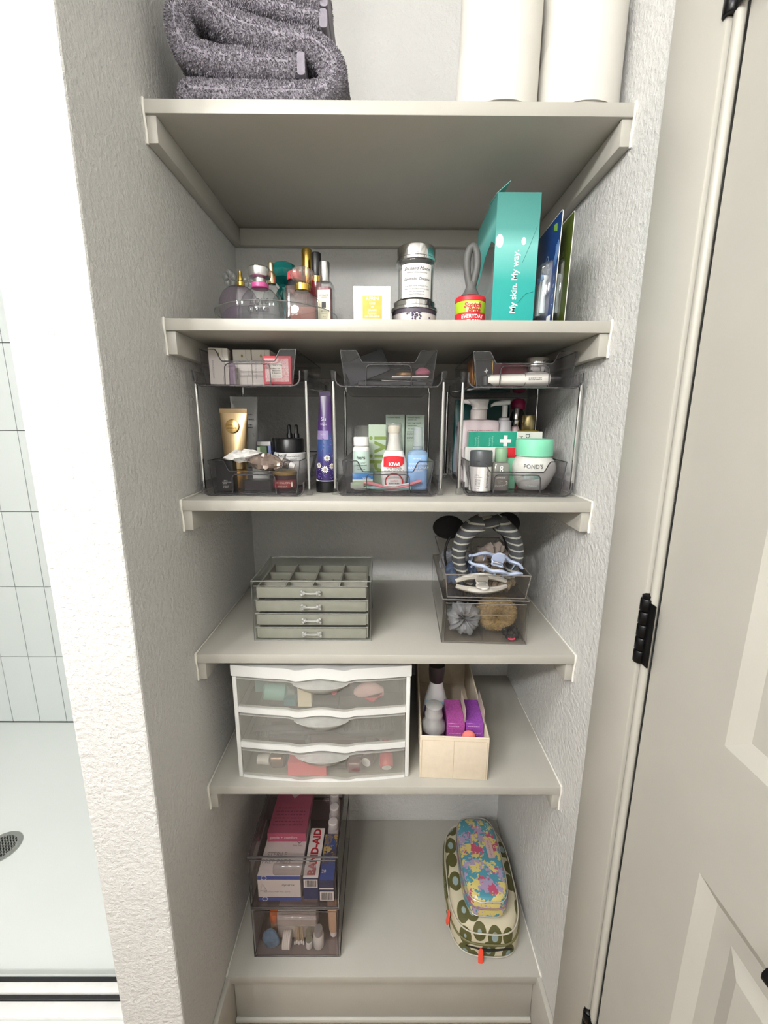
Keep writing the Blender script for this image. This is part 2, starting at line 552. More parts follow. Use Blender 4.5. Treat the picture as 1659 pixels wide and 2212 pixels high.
# baseboards and the low platform under the bottom shelf
struct(obj('baseboard_right', G().box(W - 0.012, W, -0.0995, 0.411, 0.0, 0.163), TRIM, bevel=0.002))
struct(obj('baseboard_left', G().box(0.0, 0.012, -0.18, 0.411, 0.0, 0.163), TRIM, bevel=0.002))
struct(obj('baseboard_back', G().box(0.0125, W - 0.0125, 0.014, 0.030, 0.0, 0.1395), TRIM, bevel=0.002))
g = G().tube([(0.013, 0.0105, 0.006), (W - 0.013, 0.0105, 0.006)], 0.006, 8)
struct(obj('trim_5', g, TRIM))

# ------------------------------------------------------------------ shelves
SHELFNAMES = ['topmost painted shelf board, carrying the towels and paper rolls',
              'painted shelf board carrying the perfume tray and candles',
              'painted shelf board carrying the three wire-legged organizers',
              'painted shelf board carrying the clear jewellery drawers and hair clips',
              'painted shelf board carrying the white drawer unit and cream fabric bin',
              'lowest painted platform board, carrying the two patterned pouches']
UNDER = mat('#bdb7aa', 0.6, var=0.02, vs=12)
for i, z in enumerate(ZS):
    t = thing('wall_shelf', SHELFNAMES[i], 'shelf', (0, 0, z))
    thick = 0.0194 if i < 5 else 0.025
    obj('board', G().box(0.0015, W - 0.0015, 0.0, D - 0.001, -thick, 0.0), TRIM, t, bevel=0.0012)
    if i < 5:
        zb, zt = -thick - 0.038, -thick - 0.0003
        obj('cleat', G().box(0.0008, 0.019, 0.004, D - 0.0008, zb, zt), TRIM, t, bevel=0.001)
        obj('cleat', G().box(W - 0.019, W - 0.0008, 0.004, D - 0.0008, zb, zt), TRIM, t, bevel=0.001)
        obj('cleat', G().box(0.0192, W - 0.0192, D - 0.0195, D - 0.0008, zb, zt), TRIM, t, bevel=0.001)
    for sx, xx in ((1, 0.002), (-1, W - 0.002)):
        g = G()
        pth = [(xx, 0.3, 0.001), (xx, 0.15, 0.001), (xx, 0.03, 0.001), (xx, 0.0, 0.0)]
        if i < 5:
            pth += [(xx, -0.001, -thick * 0.5), (xx, 0.001, -thick - 0.004), (xx, 0.003, -thick - 0.02), (xx, 0.003, -thick - 0.040)]
        rr = [0.0012, 0.0014, 0.0018, 0.0026] + ([0.0024, 0.002, 0.0022, 0.0024] if i < 5 else [])
        g.tube(pth, rr, 6)
        obj('caulk_bead', g, CAULK, t)

# ------------------------------------------------------------------ shower seen past the end of the wing wall
PANZ = 0.03
TY = 1.05
twall = struct(obj('wall_shower', G().box(XL, 0.0, TY + 0.008, TY + 0.06, 0.0, ZC), mat('#4a4c4b', 0.8), smooth=0))
TILE = mat('#dfe6e4', 0.16, var=0.02, vs=3, bump=0.02, bs=6, bd=0.002)
tw, th = 0.1305, 0.349
tme = None
for c in range(-5, 6):
    for r in range(0, 6):
        x0 = -1.164 + c * tw
        z0 = PANZ + 0.004 + r * th
        if x0 < XL or x0 + tw > 0.0: continue
        if tme is None:
            t0 = obj('tile', G().box(0.0013, tw - 0.0013, 0, 0.008, 0.0013, th - 0.0013), TILE, twall, (x0, TY, z0), bevel=0.0008, seg=1)
            tme = t0.data
        else:
            o = bpy.data.objects.new('tile', tme); COL.objects.link(o); o.parent = twall; o.location = (x0, TY, z0)
PAN = mat('#e8ece9', 0.3, var=0.01, vs=4)
sp = thing('shower_pan', 'white acrylic shower pan with a raised threshold beside the wing wall', 'shower pan', (0, 0, 0))
g = G().box(XL, -0.116, 0.05, TY - 0.002, 0.001, PANZ)
obj('basin', g, PAN, sp)
obj('threshold', G().box(XL, -0.116, -0.09, 0.05, 0.001, 0.095), PAN, sp, bevel=0.006, seg=3)
dr = thing('shower_drain', 'round metal shower drain grate set in the white pan', 'drain', (-0.938, 0.425, PANZ + 0.0005))
DRAIN = mat('#a9aaa6', 0.35, 0.8)
obj('ring', G().lathe([(0.045, 0), (0.060, 0), (0.060, 0.003), (0.045, 0.003), (0.045, 0)], 40), DRAIN, dr)
obj('strainer_cup', G().lathe([(0.001, 0.0002), (0.045, 0.0002)], 32), BLACKM, dr)
gg = G()
for k in range(-4, 5):
    a = k * 0.010; hl = math.sqrt(max(0, 0.045 ** 2 - a * a))
    gg.box(a - 0.0022, a + 0.0022, -hl, hl, 0.0008, 0.0028)
    gg.box(-hl, hl, a - 0.0022, a + 0.0022, 0.0008, 0.0028)
obj('grate', gg, DRAIN, dr)
trk = thing('shower_door_track', 'white and black bottom track of the sliding shower door', 'door track', (0, 0, 0.0955))
RUB = mat('#1d1e20', 0.5)
obj('rail', G().box(XL, -0.116, 0.000, 0.020, 0, 0.020), WHITE, trk, bevel=0.002)
obj('seal', G().box(XL, -0.116, 0.0203, 0.034, 0, 0.014), RUB, trk, bevel=0.002)
obj('seal', G().box(XL, -0.116, -0.0105, -0.0003, 0, 0.014), RUB, trk, bevel=0.002)
obj('rail', G().box(XL, -0.116, -0.040, -0.0108, 0, 0.012), WHITE, trk, bevel=0.003)
# ================================================================== TOP SHELF: towels and paper rolls
TERRY = mat('#938e97', 0.95, var=0.3, vs=260, bump=0.6, bs=420, bd=0.003, sheen=0.2)
TERRYHEM = mat('#86818a', 0.9, var=0.08, vs=100, bump=0.5, bs=500, bd=0.001)

def smooth_path(pts, n=6):
    """Catmull-Rom through 2D points"""
    P = [Vector(p) for p in pts]; out = []
    for i in range(len(P) - 1):
        p0 = P[i - 1] if i else P[i] * 2 - P[i + 1]
        p1, p2 = P[i], P[i + 1]
        p3 = P[i + 2] if i + 2 < len(P) else p2 * 2 - p1
        for k in range(n):
            t = k / n
            out.append(0.5 * ((2 * p1) + (p2 - p0) * t + (2 * p0 - 5 * p1 + 4 * p2 - p3) * t * t + (3 * p1 - p0 - 3 * p2 + p3) * t ** 3))
    out.append(P[-1])
    return out

def band_outline(path, half, tip=6):
    """closed outline of a thick band round a centre line"""
    n = len(path); left, right = [], []
    for i in range(n):
        a = path[max(0, i - 1)]; b = path[min(n - 1, i + 1)]
        t = (b - a).normalized(); nn = Vector((-t.y, t.x))
        h = half[i] if isinstance(half, list) else half
        left.append(path[i] + nn * h); right.append(path[i] - nn * h)
    t = (path[-1] - path[-2]).normalized(); nn = Vector((-t.y, t.x)); h = half[-1] if isinstance(half, list) else half
    cap1 = [path[-1] + nn * h * math.cos(math.pi * k / tip) + t * h * math.sin(math.pi * k / tip) for k in range(1, tip)]
    t = (path[0] - path[1]).normalized(); nn = Vector((-t.y, t.x)); h = half[0] if isinstance(half, list) else half
    cap0 = [path[0] + nn * h * math.cos(math.pi * k / tip) + t * h * math.sin(math.pi * k / tip) for k in range(1, tip)]
    return left + cap1 + list(reversed(right)) + cap0

def folded(name, path, half, y0, y1, m, parent, amp=0.0022, seed=0.0, ny=26):
    path = smooth_path(path, 9)
    rings = []
    for j in range(ny + 1):
        t = (j / ny) ** 1.8
        y = y0 + (y1 - y0) * t
        e = min(t, 1 - t) * (y1 - y0)
        k = math.sqrt(max(0.0, 1 - (1 - min(1, e / half)) ** 2)) if e < half else 1.0
        o = band_outline(path, half * (0.05 + 0.95 * k))
        ring = []
        for p in o:
            q = Vector((p.x * 55 + seed, y * 55, p.y * 55))
            d = mnoise.noise(q) * amp + mnoise.noise(q * 3.7) * amp * 0.7
            ring.append((p.x + d * 0.7, y + d * 0.6, p.y + d))
        rings.append(ring)
    o = obj(name, G().loft(rings), m, parent, smooth=180)
    # loops of the pile as short fibres standing on the surface
    rnd = random.Random(int(seed * 10) + 3)
    me = o.data
    polys = [p for p in me.polygons if p.center.y < y0 + 0.12]
    cum, tot = [], 0.0
    for p in polys:
        tot += p.area; cum.append(tot)
    import bisect
    pile = G()
    for _ in range(int(tot * 520000)):
        p = polys[min(len(polys) - 1, bisect.bisect(cum, rnd.random() * tot))]
        vs = [me.vertices[i].co for i in p.vertices[:4]]
        if len(vs) == 4:
            a, b = rnd.random(), rnd.random()
            c = (vs[0] * (1 - a) + vs[1] * a) * (1 - b) + (vs[3] * (1 - a) + vs[2] * a) * b
        else:
            c = p.center
        dr_ = Vector((rnd.uniform(-1, 1), rnd.uniform(-1, 1), rnd.uniform(-1, 0.6)))
        tip = c + (p.normal + dr_ * 0.65).normalized() * rnd.uniform(0.002, 0.0038)
        sd = p.normal.cross(dr_)
        if sd.length < 1e-6: continue
        sd = sd.normalized() * 0.0006
        i = len(pile.v)
        pile.v += [c - sd, c + sd, tip + sd * 0.6, tip - sd * 0.6]
        pile.f.append([i, i + 1, i + 2, i + 3])
    me2 = bpy.data.meshes.new('terry_pile')
    me2.from_pydata([tuple(q) for q in pile.v], [], pile.f)
    me2.materials.append(m)
    po = bpy.data.objects.new('terry_pile', me2); COL.objects.link(po); po.parent = o; po['kind'] = 'stuff'
    return o

tz = ZS[0]
bt = thing('bath_towel', 'large grey terry bath towel folded thick at the bottom of the towel stack', 'towel', (0, 0, tz))
# one length of towel: bottom layer, fold at the right, upper layer, fold at the left, inner layer with its hem
folded('terry_fold', [(0.066, 0.022), (0.150, 0.0205), (0.255, 0.0205), (0.287, 0.035), (0.290, 0.062), (0.262, 0.086), (0.200, 0.096), (0.140, 0.112), (0.100, 0.136), (0.070, 0.142), (0.056, 0.120), (0.064, 0.084), (0.100, 0.068), (0.160, 0.062), (0.225, 0.057)], 0.0195, 0.012, 0.235, TERRY, bt)
obj('hem', G().prism(rrect(0.012, 0.030, 0.004, 3, 0.244, 0.056), 0.014, 0.23), TERRYHEM, bt)
ht = thing('hand_towel', 'smaller grey hand towel folded in thin layers on top of the bath towel', 'towel', (0, 0, tz))
folded('terry_fold', [(0.126, 0.1545), (0.190, 0.140), (0.268, 0.1235)], 0.0125, 0.020, 0.20, TERRY, ht, 0.0018, 9)
folded('terry_fold', [(0.098, 0.186), (0.170, 0.168), (0.268, 0.149)], 0.0125, 0.018, 0.20, TERRY, ht, 0.0018, 19)
folded('terry_fold', [(0.160, 0.197), (0.215, 0.186), (0.262, 0.175)], 0.0125, 0.012, 0.20, TERRY, ht, 0.0018, 29)
folded('terry_fold', [(0.098, 0.234), (0.110, 0.216), (0.180, 0.222), (0.268, 0.206)], 0.0125, 0.018, 0.20, TERRY, ht, 0.0018, 39)
g = G()
for a in ((0.279, 0.112, 0.020), (0.280, 0.140, 0.022), (0.279, 0.168, 0.020)):
    obj('hem', G().prism(rrect(0.012, 0.024, 0.004, 3, a[0], a[1] + 0.006), a[2], 0.19), TERRYHEM, ht)

ROLL = mat('#dcd9d1', 0.8, var=0.015, vs=20, bump=0.25, bs=150, bd=0.001)
def paper_roll(label, x, y, r, h, seed, wr):
    t = thing('paper_towel_roll', label, 'paper roll', (x, y, tz), group='paper rolls on the top shelf')
    rings = []
    nz = 40
    for j in range(nz + 1):
        z = 0.001 + h * j / nz
        ring = []
        for k in range(64):
            a = 2 * math.pi * k / 64
            d = mnoise.noise(Vector((math.cos(a) * 2.0 + seed, math.sin(a) * 2.0, z * 22))) * 0.0022
            d += wr * 0.0020 * math.sin(z * 260 - math.cos(a - 1.2) * 9 + seed) * max(0, 1 - z / 0.09)
            rr = r + d - (0.002 if j in (0, nz) else 0)
            ring.append((rr * math.cos(a), rr * math.sin(a), z))
        rings.append(ring)
    obj('paper', G().loft(rings), ROLL, t, smooth=180)
    # loose outer sheet: its edge climbs diagonally round the roll
    rings = []
    n = 40
    for k in range(n + 1):
        a = math.radians(-178 + 150 * k / n)
        zt = 0.075 + 0.085 * math.sin(math.pi * 0.5 * min(1, k / n * 1.25))
        zt = min(zt, h - 0.01)
        r1, r2 = r + 0.0032, r + 0.0006
        rings.append([(r1 * math.cos(a), r1 * math.sin(a), 0.004), (r1 * math.cos(a), r1 * math.sin(a), zt), (r2 * math.cos(a), r2 * math.sin(a), zt), (r2 * math.cos(a), r2 * math.sin(a), 0.004)])
    obj('loose_sheet', G().loft(rings), ROLL, t)
    obj('core', G().lathe([(0.020, h - 0.004), (0.020, h + 0.002), (0.018, h + 0.002), (0.018, h - 0.02)], 24), mat('#b79f7d', 0.8), t)
paper_roll('plain white paper roll standing between the towels and the wrinkled roll', 0.5595, 0.068, 0.0635, 0.27, 3.0, 0.2)
paper_roll('wrinkled white paper roll standing against the side wall by the door', 0.6925, 0.068, 0.0635, 0.27, 11.0, 1.0)

# ================================================================== SECOND SHELF
z2 = ZS[1]
# --- round clear tray with perfumes
tr = thing('perfume_tray', 'low round clear acrylic tray holding the perfume bottles', 'tray', (0.163, 0.137, z2))
obj('tray_base', G().lathe([(0.001, 0.0005), (0.108, 0.0005), (0.110, 0.004), (0.001, 0.004)], 56), ACRYL, tr)
g = G().lathe([(0.1105, 0.0005), (0.118, 0.034), (0.1165, 0.034), (0.109, 0.0042), (0.1105, 0.0005)], 56)
obj('tray_wall', g, ACRYL, tr)
obj('rim', G().tube([(0.1173 * math.cos(a), 0.1173 * math.sin(a), 0.0345) for a in [2 * math.pi * k / 56 for k in range(56)]], 0.0010, 6, True), ACRYLEDGE, tr)
TB = z2 + 0.0045

def liquid(tint, haze=0.25):
    return clear(tint, haze, tint, 1.2, 0.1, 0.4)

# heart-shaped lilac bottle with clear flower stopper
t = thing('perfume_bottle', 'round lilac perfume bottle with a clear flower stopper and gold nozzle', 'perfume', (0.088, 0.135, TB), 0.0, 'perfumes on the tray')
t.scale = (1, 1, 1.2)
def heartish(w, h, d, zb):
    rings = []
    for j in range(17):
        ph = math.pi * j / 16
        s_ = math.sin(ph) ** 0.75 if 0 < j < 16 else 0.05
        zz = zb + h * (1 - math.cos(ph)) / 2
        wob = 1.0 + 0.14 * math.cos(ph * 1.0 - 2.2)
        rings.append(sup(w / 2 * s_ * wob, d / 2 * (0.35 + 0.65 * s_), 28, 2.2, zz))
    return rings
obj('glass', G().loft(heartish(0.070, 0.070, 0.034, 0.001)), clear('#e2dbe4', 0.06, '#c9bccd', 1.55, 0.03, 1.0, 0.4), t)
obj('perfume', G().loft([[(a * 0.86, b * 0.8, 0.004 + (c - 0.004) * 0.55) for a, b, c in r] for r in heartish(0.066, 0.066, 0.028, 0.004)]), liquid('#b9a9bd', 0.35), t)
obj('nozzle', G().lathe([(0.0075, 0.070), (0.0075, 0.076), (0.0045, 0.078), (0.0045, 0.084), (0.003, 0.086), (0.003, 0.092), (0.0015, 0.093)], 18, Matrix.Translation((0.006, 0, 0))), GOLD, t)
g = G()
for k in range(5):
    a = 2 * math.pi * k / 5 + 0.3
    g.ball(0.0065, (-0.014 + 0.008 * math.cos(a), -0.002, 0.081 + 0.008 * math.sin(a)), 10, 8, 1, 0.6, 1)
    g.ball(0.0055, (0.021 + 0.006 * math.cos(a), 0.002, 0.079 + 0.006 * math.sin(a)), 10, 8, 1, 0.6, 1)
obj('flower_stopper', g, GLASS, t)

# wide clear bottle with silver cap, pink collar and black script
t = thing('perfume_bottle', 'wide clear perfume bottle with silver cap, pink collar and black script', 'perfume', (0.143, 0.092, TB), 0.0, 'perfumes on the tray')
t.scale = (1, 1, 1.2)
secs = [(0.001, 0.030, 0.016), (0.004, 0.040, 0.020), (0.018, 0.043, 0.021), (0.032, 0.040, 0.020), (0.046, 0.031, 0.017), (0.054, 0.022, 0.013), (0.057, 0.012, 0.010)]
obj('glass', G().loft([sup(a, b, 32, 2.6, z) for z, a, b in secs]), GLASS, t)
secs = [(0.006, 0.033, 0.014), (0.018, 0.036, 0.015), (0.030, 0.034, 0.0145)]
obj('perfume', G().loft([sup(a, b, 28, 2.6, z) for z, a, b in secs]), liquid('#d9d4da', 0.15), t)
obj('collar', G().lathe([(0.0150, 0.056), (0.0160, 0.057), (0.0160, 0.063), (0.014, 0.064)], 28), mat('#c2528f', 0.35), t)
obj('cap', G().lathe([(0.0115, 0.064), (0.0115, 0.070), (0.0195, 0.072), (0.0205, 0.074), (0.0205, 0.084), (0.019, 0.0855), (0.001, 0.086)], 40), SILVER, t)
lettering([('Love', 0.018, 0.002, 0.007, 0.35), ('Chanta', 0.014, -0.001, -0.005, 0.35)], INK, t, (0, -0.0222, 0.028), bold=0.015)
# gold-nozzle bottle tucked behind it
t = thing('perfume_bottle', 'small clear perfume bottle with a narrow pale gold nozzle behind the silver cap', 'perfume', (0.153, 0.140, TB), 0.0, 'perfumes on the tray')
t.scale = (1, 1, 1.2)
obj('glass', G().loft([sup(a, b, 24, 3.0, z) for z, a, b in [(0.001, 0.020, 0.011), (0.05, 0.020, 0.011), (0.068, 0.012, 0.010), (0.074, 0.007, 0.007)]]), GLASS, t)
obj('nozzle', G().lathe([(0.0085, 0.0745), (0.0085, 0.090), (0.007, 0.092), (0.0055, 0.093), (0.0052, 0.104), (0.004, 0.107), (0.001, 0.1075)], 20), mat('#d9cba8', 0.25, 1.0), t)
# teal bottle
TEAL = mat('#0b6e6a', 0.2, 0.3, coat=0.5)
t = thing('perfume_bottle', 'teal perfume bottle with a big faceted teal cap at the back of the tray', 'perfume', (0.166, 0.196, TB), 0.0, 'perfumes on the tray')
t.scale = (1, 1, 1.25)
obj('glass', G().loft([sup(a, b, 20, 3.0, z) for z, a, b in [(0.001, 0.024, 0.016), (0.060, 0.025, 0.016), (0.074, 0.014, 0.012), (0.078, 0.010, 0.010)]]), TEAL, t)
obj('cap', G().lathe([(0.010, 0.0785), (0.012, 0.082), (0.026, 0.092), (0.030, 0.103), (0.024, 0.113), (0.010, 0.118), (0.001, 0.119)], 9), TEAL, t, smooth=10)
# coral collar bottle
t = thing('perfume_bottle', 'rose-tinted perfume bottle with a coral collar and black shoulder', 'perfume', (0.196, 0.157, TB), 0.2, 'perfumes on the tray')
t.scale = (1, 1, 1.26)
obj('glass', G().loft([sup(a, b, 24, 4.0, z) for z, a, b in [(0.001, 0.021, 0.014), (0.060, 0.022, 0.014), (0.070, 0.020, 0.013)]]), clear('#dcc3bf', 0.18, '#c59d98', 1.5, 0.04), t)
obj('shoulder', G().loft([sup(a, b, 24, 3.0, z) for z, a, b in [(0.0703, 0.0205, 0.0135), (0.078, 0.014, 0.011), (0.080, 0.012, 0.010)]]), BLACK, t)
obj('collar', G().lathe([(0.0150, 0.0803), (0.0158, 0.082), (0.0150, 0.090), (0.0135, 0.092), (0.001, 0.0925)], 30), mat('#e8545f', 0.4), t)
# clear round stopper, black neck
t = thing('perfume_bottle', 'pale rose perfume bottle with an oval clear stopper and black neck', 'perfume', (0.208, 0.2075, TB), 0.0, 'perfumes on the tray')
t.scale = (1, 1, 1.28)
obj('glass', G().loft([sup(a, b, 24, 3.5, z) for z, a, b in [(0.001, 0.022, 0.014), (0.062, 0.023, 0.014), (0.074, 0.010, 0.010)]]), clear('#e2cfc9', 0.15, '#cbaaa2', 1.5, 0.04), t)
obj('neck', G().lathe([(0.009, 0.0743), (0.010, 0.076), (0.010, 0.083), (0.008, 0.084)], 22), BLACK, t)
obj('stopper', G().ball(0.017, (0, 0, 0.0985), 20, 12, 1.25, 0.7, 0.82), clear('#e9e2d8', 0.10, '#d9cfc0', 1.55, 0.03), t)
# front rose bottle
t = thing('perfume_bottle', 'square-shouldered glass perfume bottle with pink-brown perfume and gold collar', 'perfume', (0.2225, 0.088, TB), 0.05, 'perfumes on the tray')
t.scale = (1, 1, 1.15)
obj('glass', G().loft([sup(a, b, 32, 7.0, z) for z, a, b in [(0.0005, 0.0295, 0.0145), (0.002, 0.031, 0.016), (0.036, 0.0315, 0.016), (0.041, 0.029, 0.015), (0.0515, 0.0135, 0.0115), (0.0535, 0.0125, 0.011)]]), GLASS, t)
obj('perfume', G().loft([sup(a, b, 28, 7.0, z) for z, a, b in [(0.008, 0.0225, 0.0105), (0.010, 0.0235, 0.011), (0.029, 0.0235, 0.011)]]), liquid('#a8655c', 0.8), t)
obj('collar', G().lathe([(0.0135, 0.0538), (0.0145, 0.0545), (0.0145, 0.0640), (0.013, 0.065)], 32), GOLD, t)
g = G()
prof = []
rings = []
for j in range(11):
    ph = j / 10
    r0 = [0.009, 0.013, 0.0165, 0.019, 0.0205, 0.021, 0.0205, 0.019, 0.015, 0.009, 0.002][j]
    rings.append([((r0 * (1 + 0.08 * math.cos(8 * 2 * math.pi * k / 48))) * math.cos(2 * math.pi * k / 48), (r0 * (1 + 0.08 * math.cos(8 * 2 * math.pi * k / 48))) * math.sin(2 * math.pi * k / 48), 0.0655 + 0.027 * ph) for k in range(48)])
obj('stopper', G().loft(rings), clear('#e6dad4', 0.22, '#d8c6be', 1.7, 0.03, 1.0, 0.3), t)
# gold-capped purse spray
t = thing('perfume_spray', 'slim purse spray with a tall gold cap at the back of the tray', 'perfume', (0.218, 0.1765, TB), 0.0, 'perfumes on the tray')
t.scale = (1, 1, 1.11)
obj('body', G().lathe([(0.0095, 0.001), (0.0102, 0.003), (0.0102, 0.082)], 22), mat('#6f2f28', 0.25), t)
obj('cap', G().lathe([(0.0102, 0.0823), (0.0106, 0.083), (0.0106, 0.146), (0.009, 0.1485), (0.001, 0.149)], 26), GOLD, t)
# black-capped dark red bottle
t = thing('perfume_spray', 'dark red purse spray with a glossy black cap and gold ring', 'perfume', (0.2395, 0.155, TB), 0.0, 'perfumes on the tray')
t.scale = (1, 1, 1.09)
obj('body', G().lathe([(0.0085, 0.001), (0.0098, 0.003), (0.0098, 0.089)], 22), mat('#6e1626', 0.15, coat=0.5), t)
obj('ring', G().lathe([(0.0100, 0.0893), (0.0100, 0.099)], 22), GOLD, t)
obj('cap', G().lathe([(0.0100, 0.0993), (0.0102, 0.100), (0.0102, 0.136), (0.009, 0.138), (0.001, 0.1385)], 26), BLACK, t)
# silver-capped bottle with cream label
t = thing('perfume_bottle', 'clear square perfume bottle of red perfume with silver cap and cream label', 'perfume', (0.2615, 0.109, TB), -0.12, 'perfumes on the tray')
t.scale = (1, 1, 1.15)
obj('glass', G().loft([sup(a, a, 28, 7.0, z) for z, a in [(0.0005, 0.0155), (0.002, 0.0165), (0.066, 0.0165), (0.071, 0.0145), (0.0725, 0.009)]]), GLASS, t)
obj('perfume', G().loft([sup(0.0125, 0.0125, 24, 7.0, z) for z in (0.010, 0.064)]), liquid('#a12c46', 0.6), t)
obj('cap', G().lathe([(0.0093, 0.073), (0.0098, 0.074), (0.0098, 0.102), (0.009, 0.1035), (0.001, 0.1038)], 26), SILVER, t)
lb = obj('label', plate(-0.010, 0.0135, 0.010, 0.058, -0.0167), mat('#ece3c9', 0.6), t)
obj('crest', plate(-0.0025, 0.0055, 0.031, 0.040, -0.0170), INK, lb)
lettering([('JO MALONE', 0.0032, 0.0017, 0.050), ('LONDON', 0.0026, 0.0017, 0.0465), ('RED ROSES', 0.0026, 0.0017, 0.026), ('COLOGNE', 0.0024, 0.0017, 0.0225), ('30 ml', 0.0022, 0.0017, 0.0175)], INK, lb, (0, -0.0170, 0))

# --- white carton with gold square
t = thing('perfume_carton', 'small white carton with a gold square label beside the candle', 'box', (0.352, 0.060, z2))
obj('carton', G().box(-0.0335, 0.0335, 0.0, 0.064, 0.0005, 0.0690), mat('#eeece4', 0.4, var=0.02), t, bevel=0.001)
lb = obj('label', plate(-0.0170, 0.0180, 0.0145, 0.0530, 0.0), mat('#b8953f', 0.35, 0.35, var=0.12, vs=80), t)
lettering([('AERIN', 0.0085, 0.0005, 0.0475), ('ROSE', 0.0045, 0.0005, 0.0395), ('DE', 0.004, 0.0005, 0.0340), ('GRASSE', 0.0045, 0.0005, 0.0285), ('PARFUM', 0.0040, 0.0005, 0.0225), ('EAU DE PARFUM', 0.0036, 0.0005, 0.0180)], mat('#fffbe8', 0.4), lb, (0, -0.0003, 0), bold=0.02)

# --- candles: a low tin under a tall glass jar
t = thing('candle_tin', 'low lavender-print candle with a shiny lid, under the tall candle jar', 'candle', (0.4325, 0.120, z2))
obj('tin', G().lathe([(0.040, 0.0005), (0.0425, 0.002), (0.0425, 0.037), (0.0415, 0.038)], 44), mat('#ddd7d6', 0.35), t)
g = cyl_patch(0.0425, -80, 80, 0.0305, 0.0375)
obj('label_band', g, mat('#4c4450', 0.5), t)
g = G()
random.seed(5)
for k in range(40):
    a = math.radians(-8 + 22 * random.random() + (34 if k % 7 == 0 else 0) - (30 if k % 5 == 0 else 0)); zz = 0.008 + 0.024 * random.random()
    g.ball(0.0019, (0.0425 * math.sin(a), -0.0425 * math.cos(a), zz), 6, 4)
o = obj('lavender_print', g, mat('#4a3f58', 0.6), t); o['kind'] = 'stuff'
obj('lid', G().lathe([(0.0435, 0.0383), (0.0445, 0.039), (0.0445, 0.043), (0.042, 0.0445), (0.040, 0.046), (0.0405, 0.053), (0.039, 0.055), (0.001, 0.0555)], 44), CHROME, t)
t = thing('candle_jar', 'tall glass candle jar with white script label and mirror-bright lid', 'candle', (0.4345, 0.120, z2 + 0.0560))
obj('jar', G().lathe([(0.031, 0.0005), (0.0335, 0.002), (0.0335, 0.060), (0.0355, 0.064), (0.0355, 0.067), (0.034, 0.068)], 44), GLASS, t)
obj('wax', G().lathe([(0.029, 0.003), (0.0315, 0.005), (0.0315, 0.054), (0.030, 0.055), (0.001, 0.055)], 36), mat('#b9b4ad', 0.5, sub=0.2), t)
obj('lid', G().lathe([(0.0366, 0.0683), (0.0376, 0.069), (0.0376, 0.073), (0.0362, 0.0745), (0.0362, 0.092), (0.0350, 0.094), (0.001, 0.0945)], 48), CHROME, t)
lb = obj('label', cyl_patch(0.0338, -52, 52, 0.002, 0.060, 24), mat('#efeeec', 0.6), t)
lettering([('Enchand Mason', 0.0080, 0, 0.0510, 0.45), ('Perfected Life Exclusive Time', 0.0033, 0, 0.0445, 0.3), ('Lavender Dreams', 0.0070, 0, 0.0335, 0.35), ('20 oz Hand Poured in Houston Texas', 0.0030, 0, 0.0215), ('Natural Soy Wax Blend Candle by Hand', 0.0030, 0, 0.0165), ('with Pure Essential Oil', 0.0030, 0, 0.0120), ('www.enchandmason.com', 0.0028, 0, 0.0075)], INK, lb, (0, 0, 0), cyl=0.0345)

# --- lint roller
t = thing('lint_roller', 'lint roller with grey looped handle and red and green sleeve', 'lint roller', (0.530, 0.062, z2))
RED = mat('#c8202e', 0.45)
obj('roll', G().lathe([(0.0255, 0.0005), (0.0265, 0.002), (0.0265, 0.044)], 40), mat('#e9e6e0', 0.6), t)
sl = obj('sleeve', G().lathe([(0.0268, 0.0006), (0.0270, 0.001), (0.0270, 0.0205), (0.0268, 0.021)], 40), RED, t)
obj('sleeve_green', G().lathe([(0.0268, 0.0212), (0.0270, 0.0215), (0.0270, 0.0400), (0.0268, 0.0403)], 40), mat('#a8c423', 0.5), t)
obj('cap', G().lathe([(0.0268, 0.0405), (0.0273, 0.041), (0.0273, 0.0475), (0.026, 0.0495), (0.014, 0.0530), (0.001, 0.0535)], 40), RED, t)
bd = obj('badge', cyl_patch(0.0270, -25, 25, 0.0215, 0.0385, 12), mat('#d6e08a', 0.5), sl)
lettering([('Scotch', 0.0115, -0.001, 0.0325, 0.3), ('Brite', 0.0115, 0.002, 0.0245, 0.3)], mat('#b41b2b', 0.5), sl, (0, 0, 0), cyl=0.0277, bold=0.03)
lettering([('EVERYDAY', 0.0085, 0, 0.0140), ('CLEAN', 0.0085, 0.002, 0.0055)], WHITEINK, sl, (0, 0, 0), cyl=0.0273, bold=0.02)
HG = mat('#575755', 0.55)
loop = [(-0.002, 0.066), (-0.005, 0.080), (-0.0086, 0.100), (-0.0086, 0.118), (-0.005, 0.130), (0.0, 0.134), (0.005, 0.130), (0.0088, 0.118), (0.0088, 0.100), (0.005, 0.080), (0.002, 0.066)]
obj('handle', G().tube([(v.x, 0.0, v.y) for v in smooth_path(loop, 4)], 0.0066, 12), HG, t)
obj('handle_neck', G().lathe([(0.018, 0.0535), (0.014, 0.058), (0.010, 0.066), (0.0085, 0.076), (0.005, 0.082)], 20, sy=0.75), HG, t)

# --- tall teal carton with clear window
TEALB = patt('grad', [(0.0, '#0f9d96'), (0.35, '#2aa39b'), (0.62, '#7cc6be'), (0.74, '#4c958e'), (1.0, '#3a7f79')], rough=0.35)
t = thing('razor_carton', 'tall teal carton with white slogan, open top flap and clear side window', 'box', (0.604, 0.050, z2))
bw, bh, bdp = 0.0375, 0.2140, 0.150
g = G()
g.box(-bw, bw, 0, 0.0012, 0.0005, bh)                      # front
g.box(bw - 0.001, bw, 0.0012, bdp, 0.0005, bh)             # right side
g.box(-bw, bw, bdp, bdp + 0.001, 0.0005, bh)               # back
g.box(-bw, bw - 0.001, 0.0012, bdp, 0.0005, 0.0015)        # bottom
obj('carton', g, TEALB, t, smooth=0)
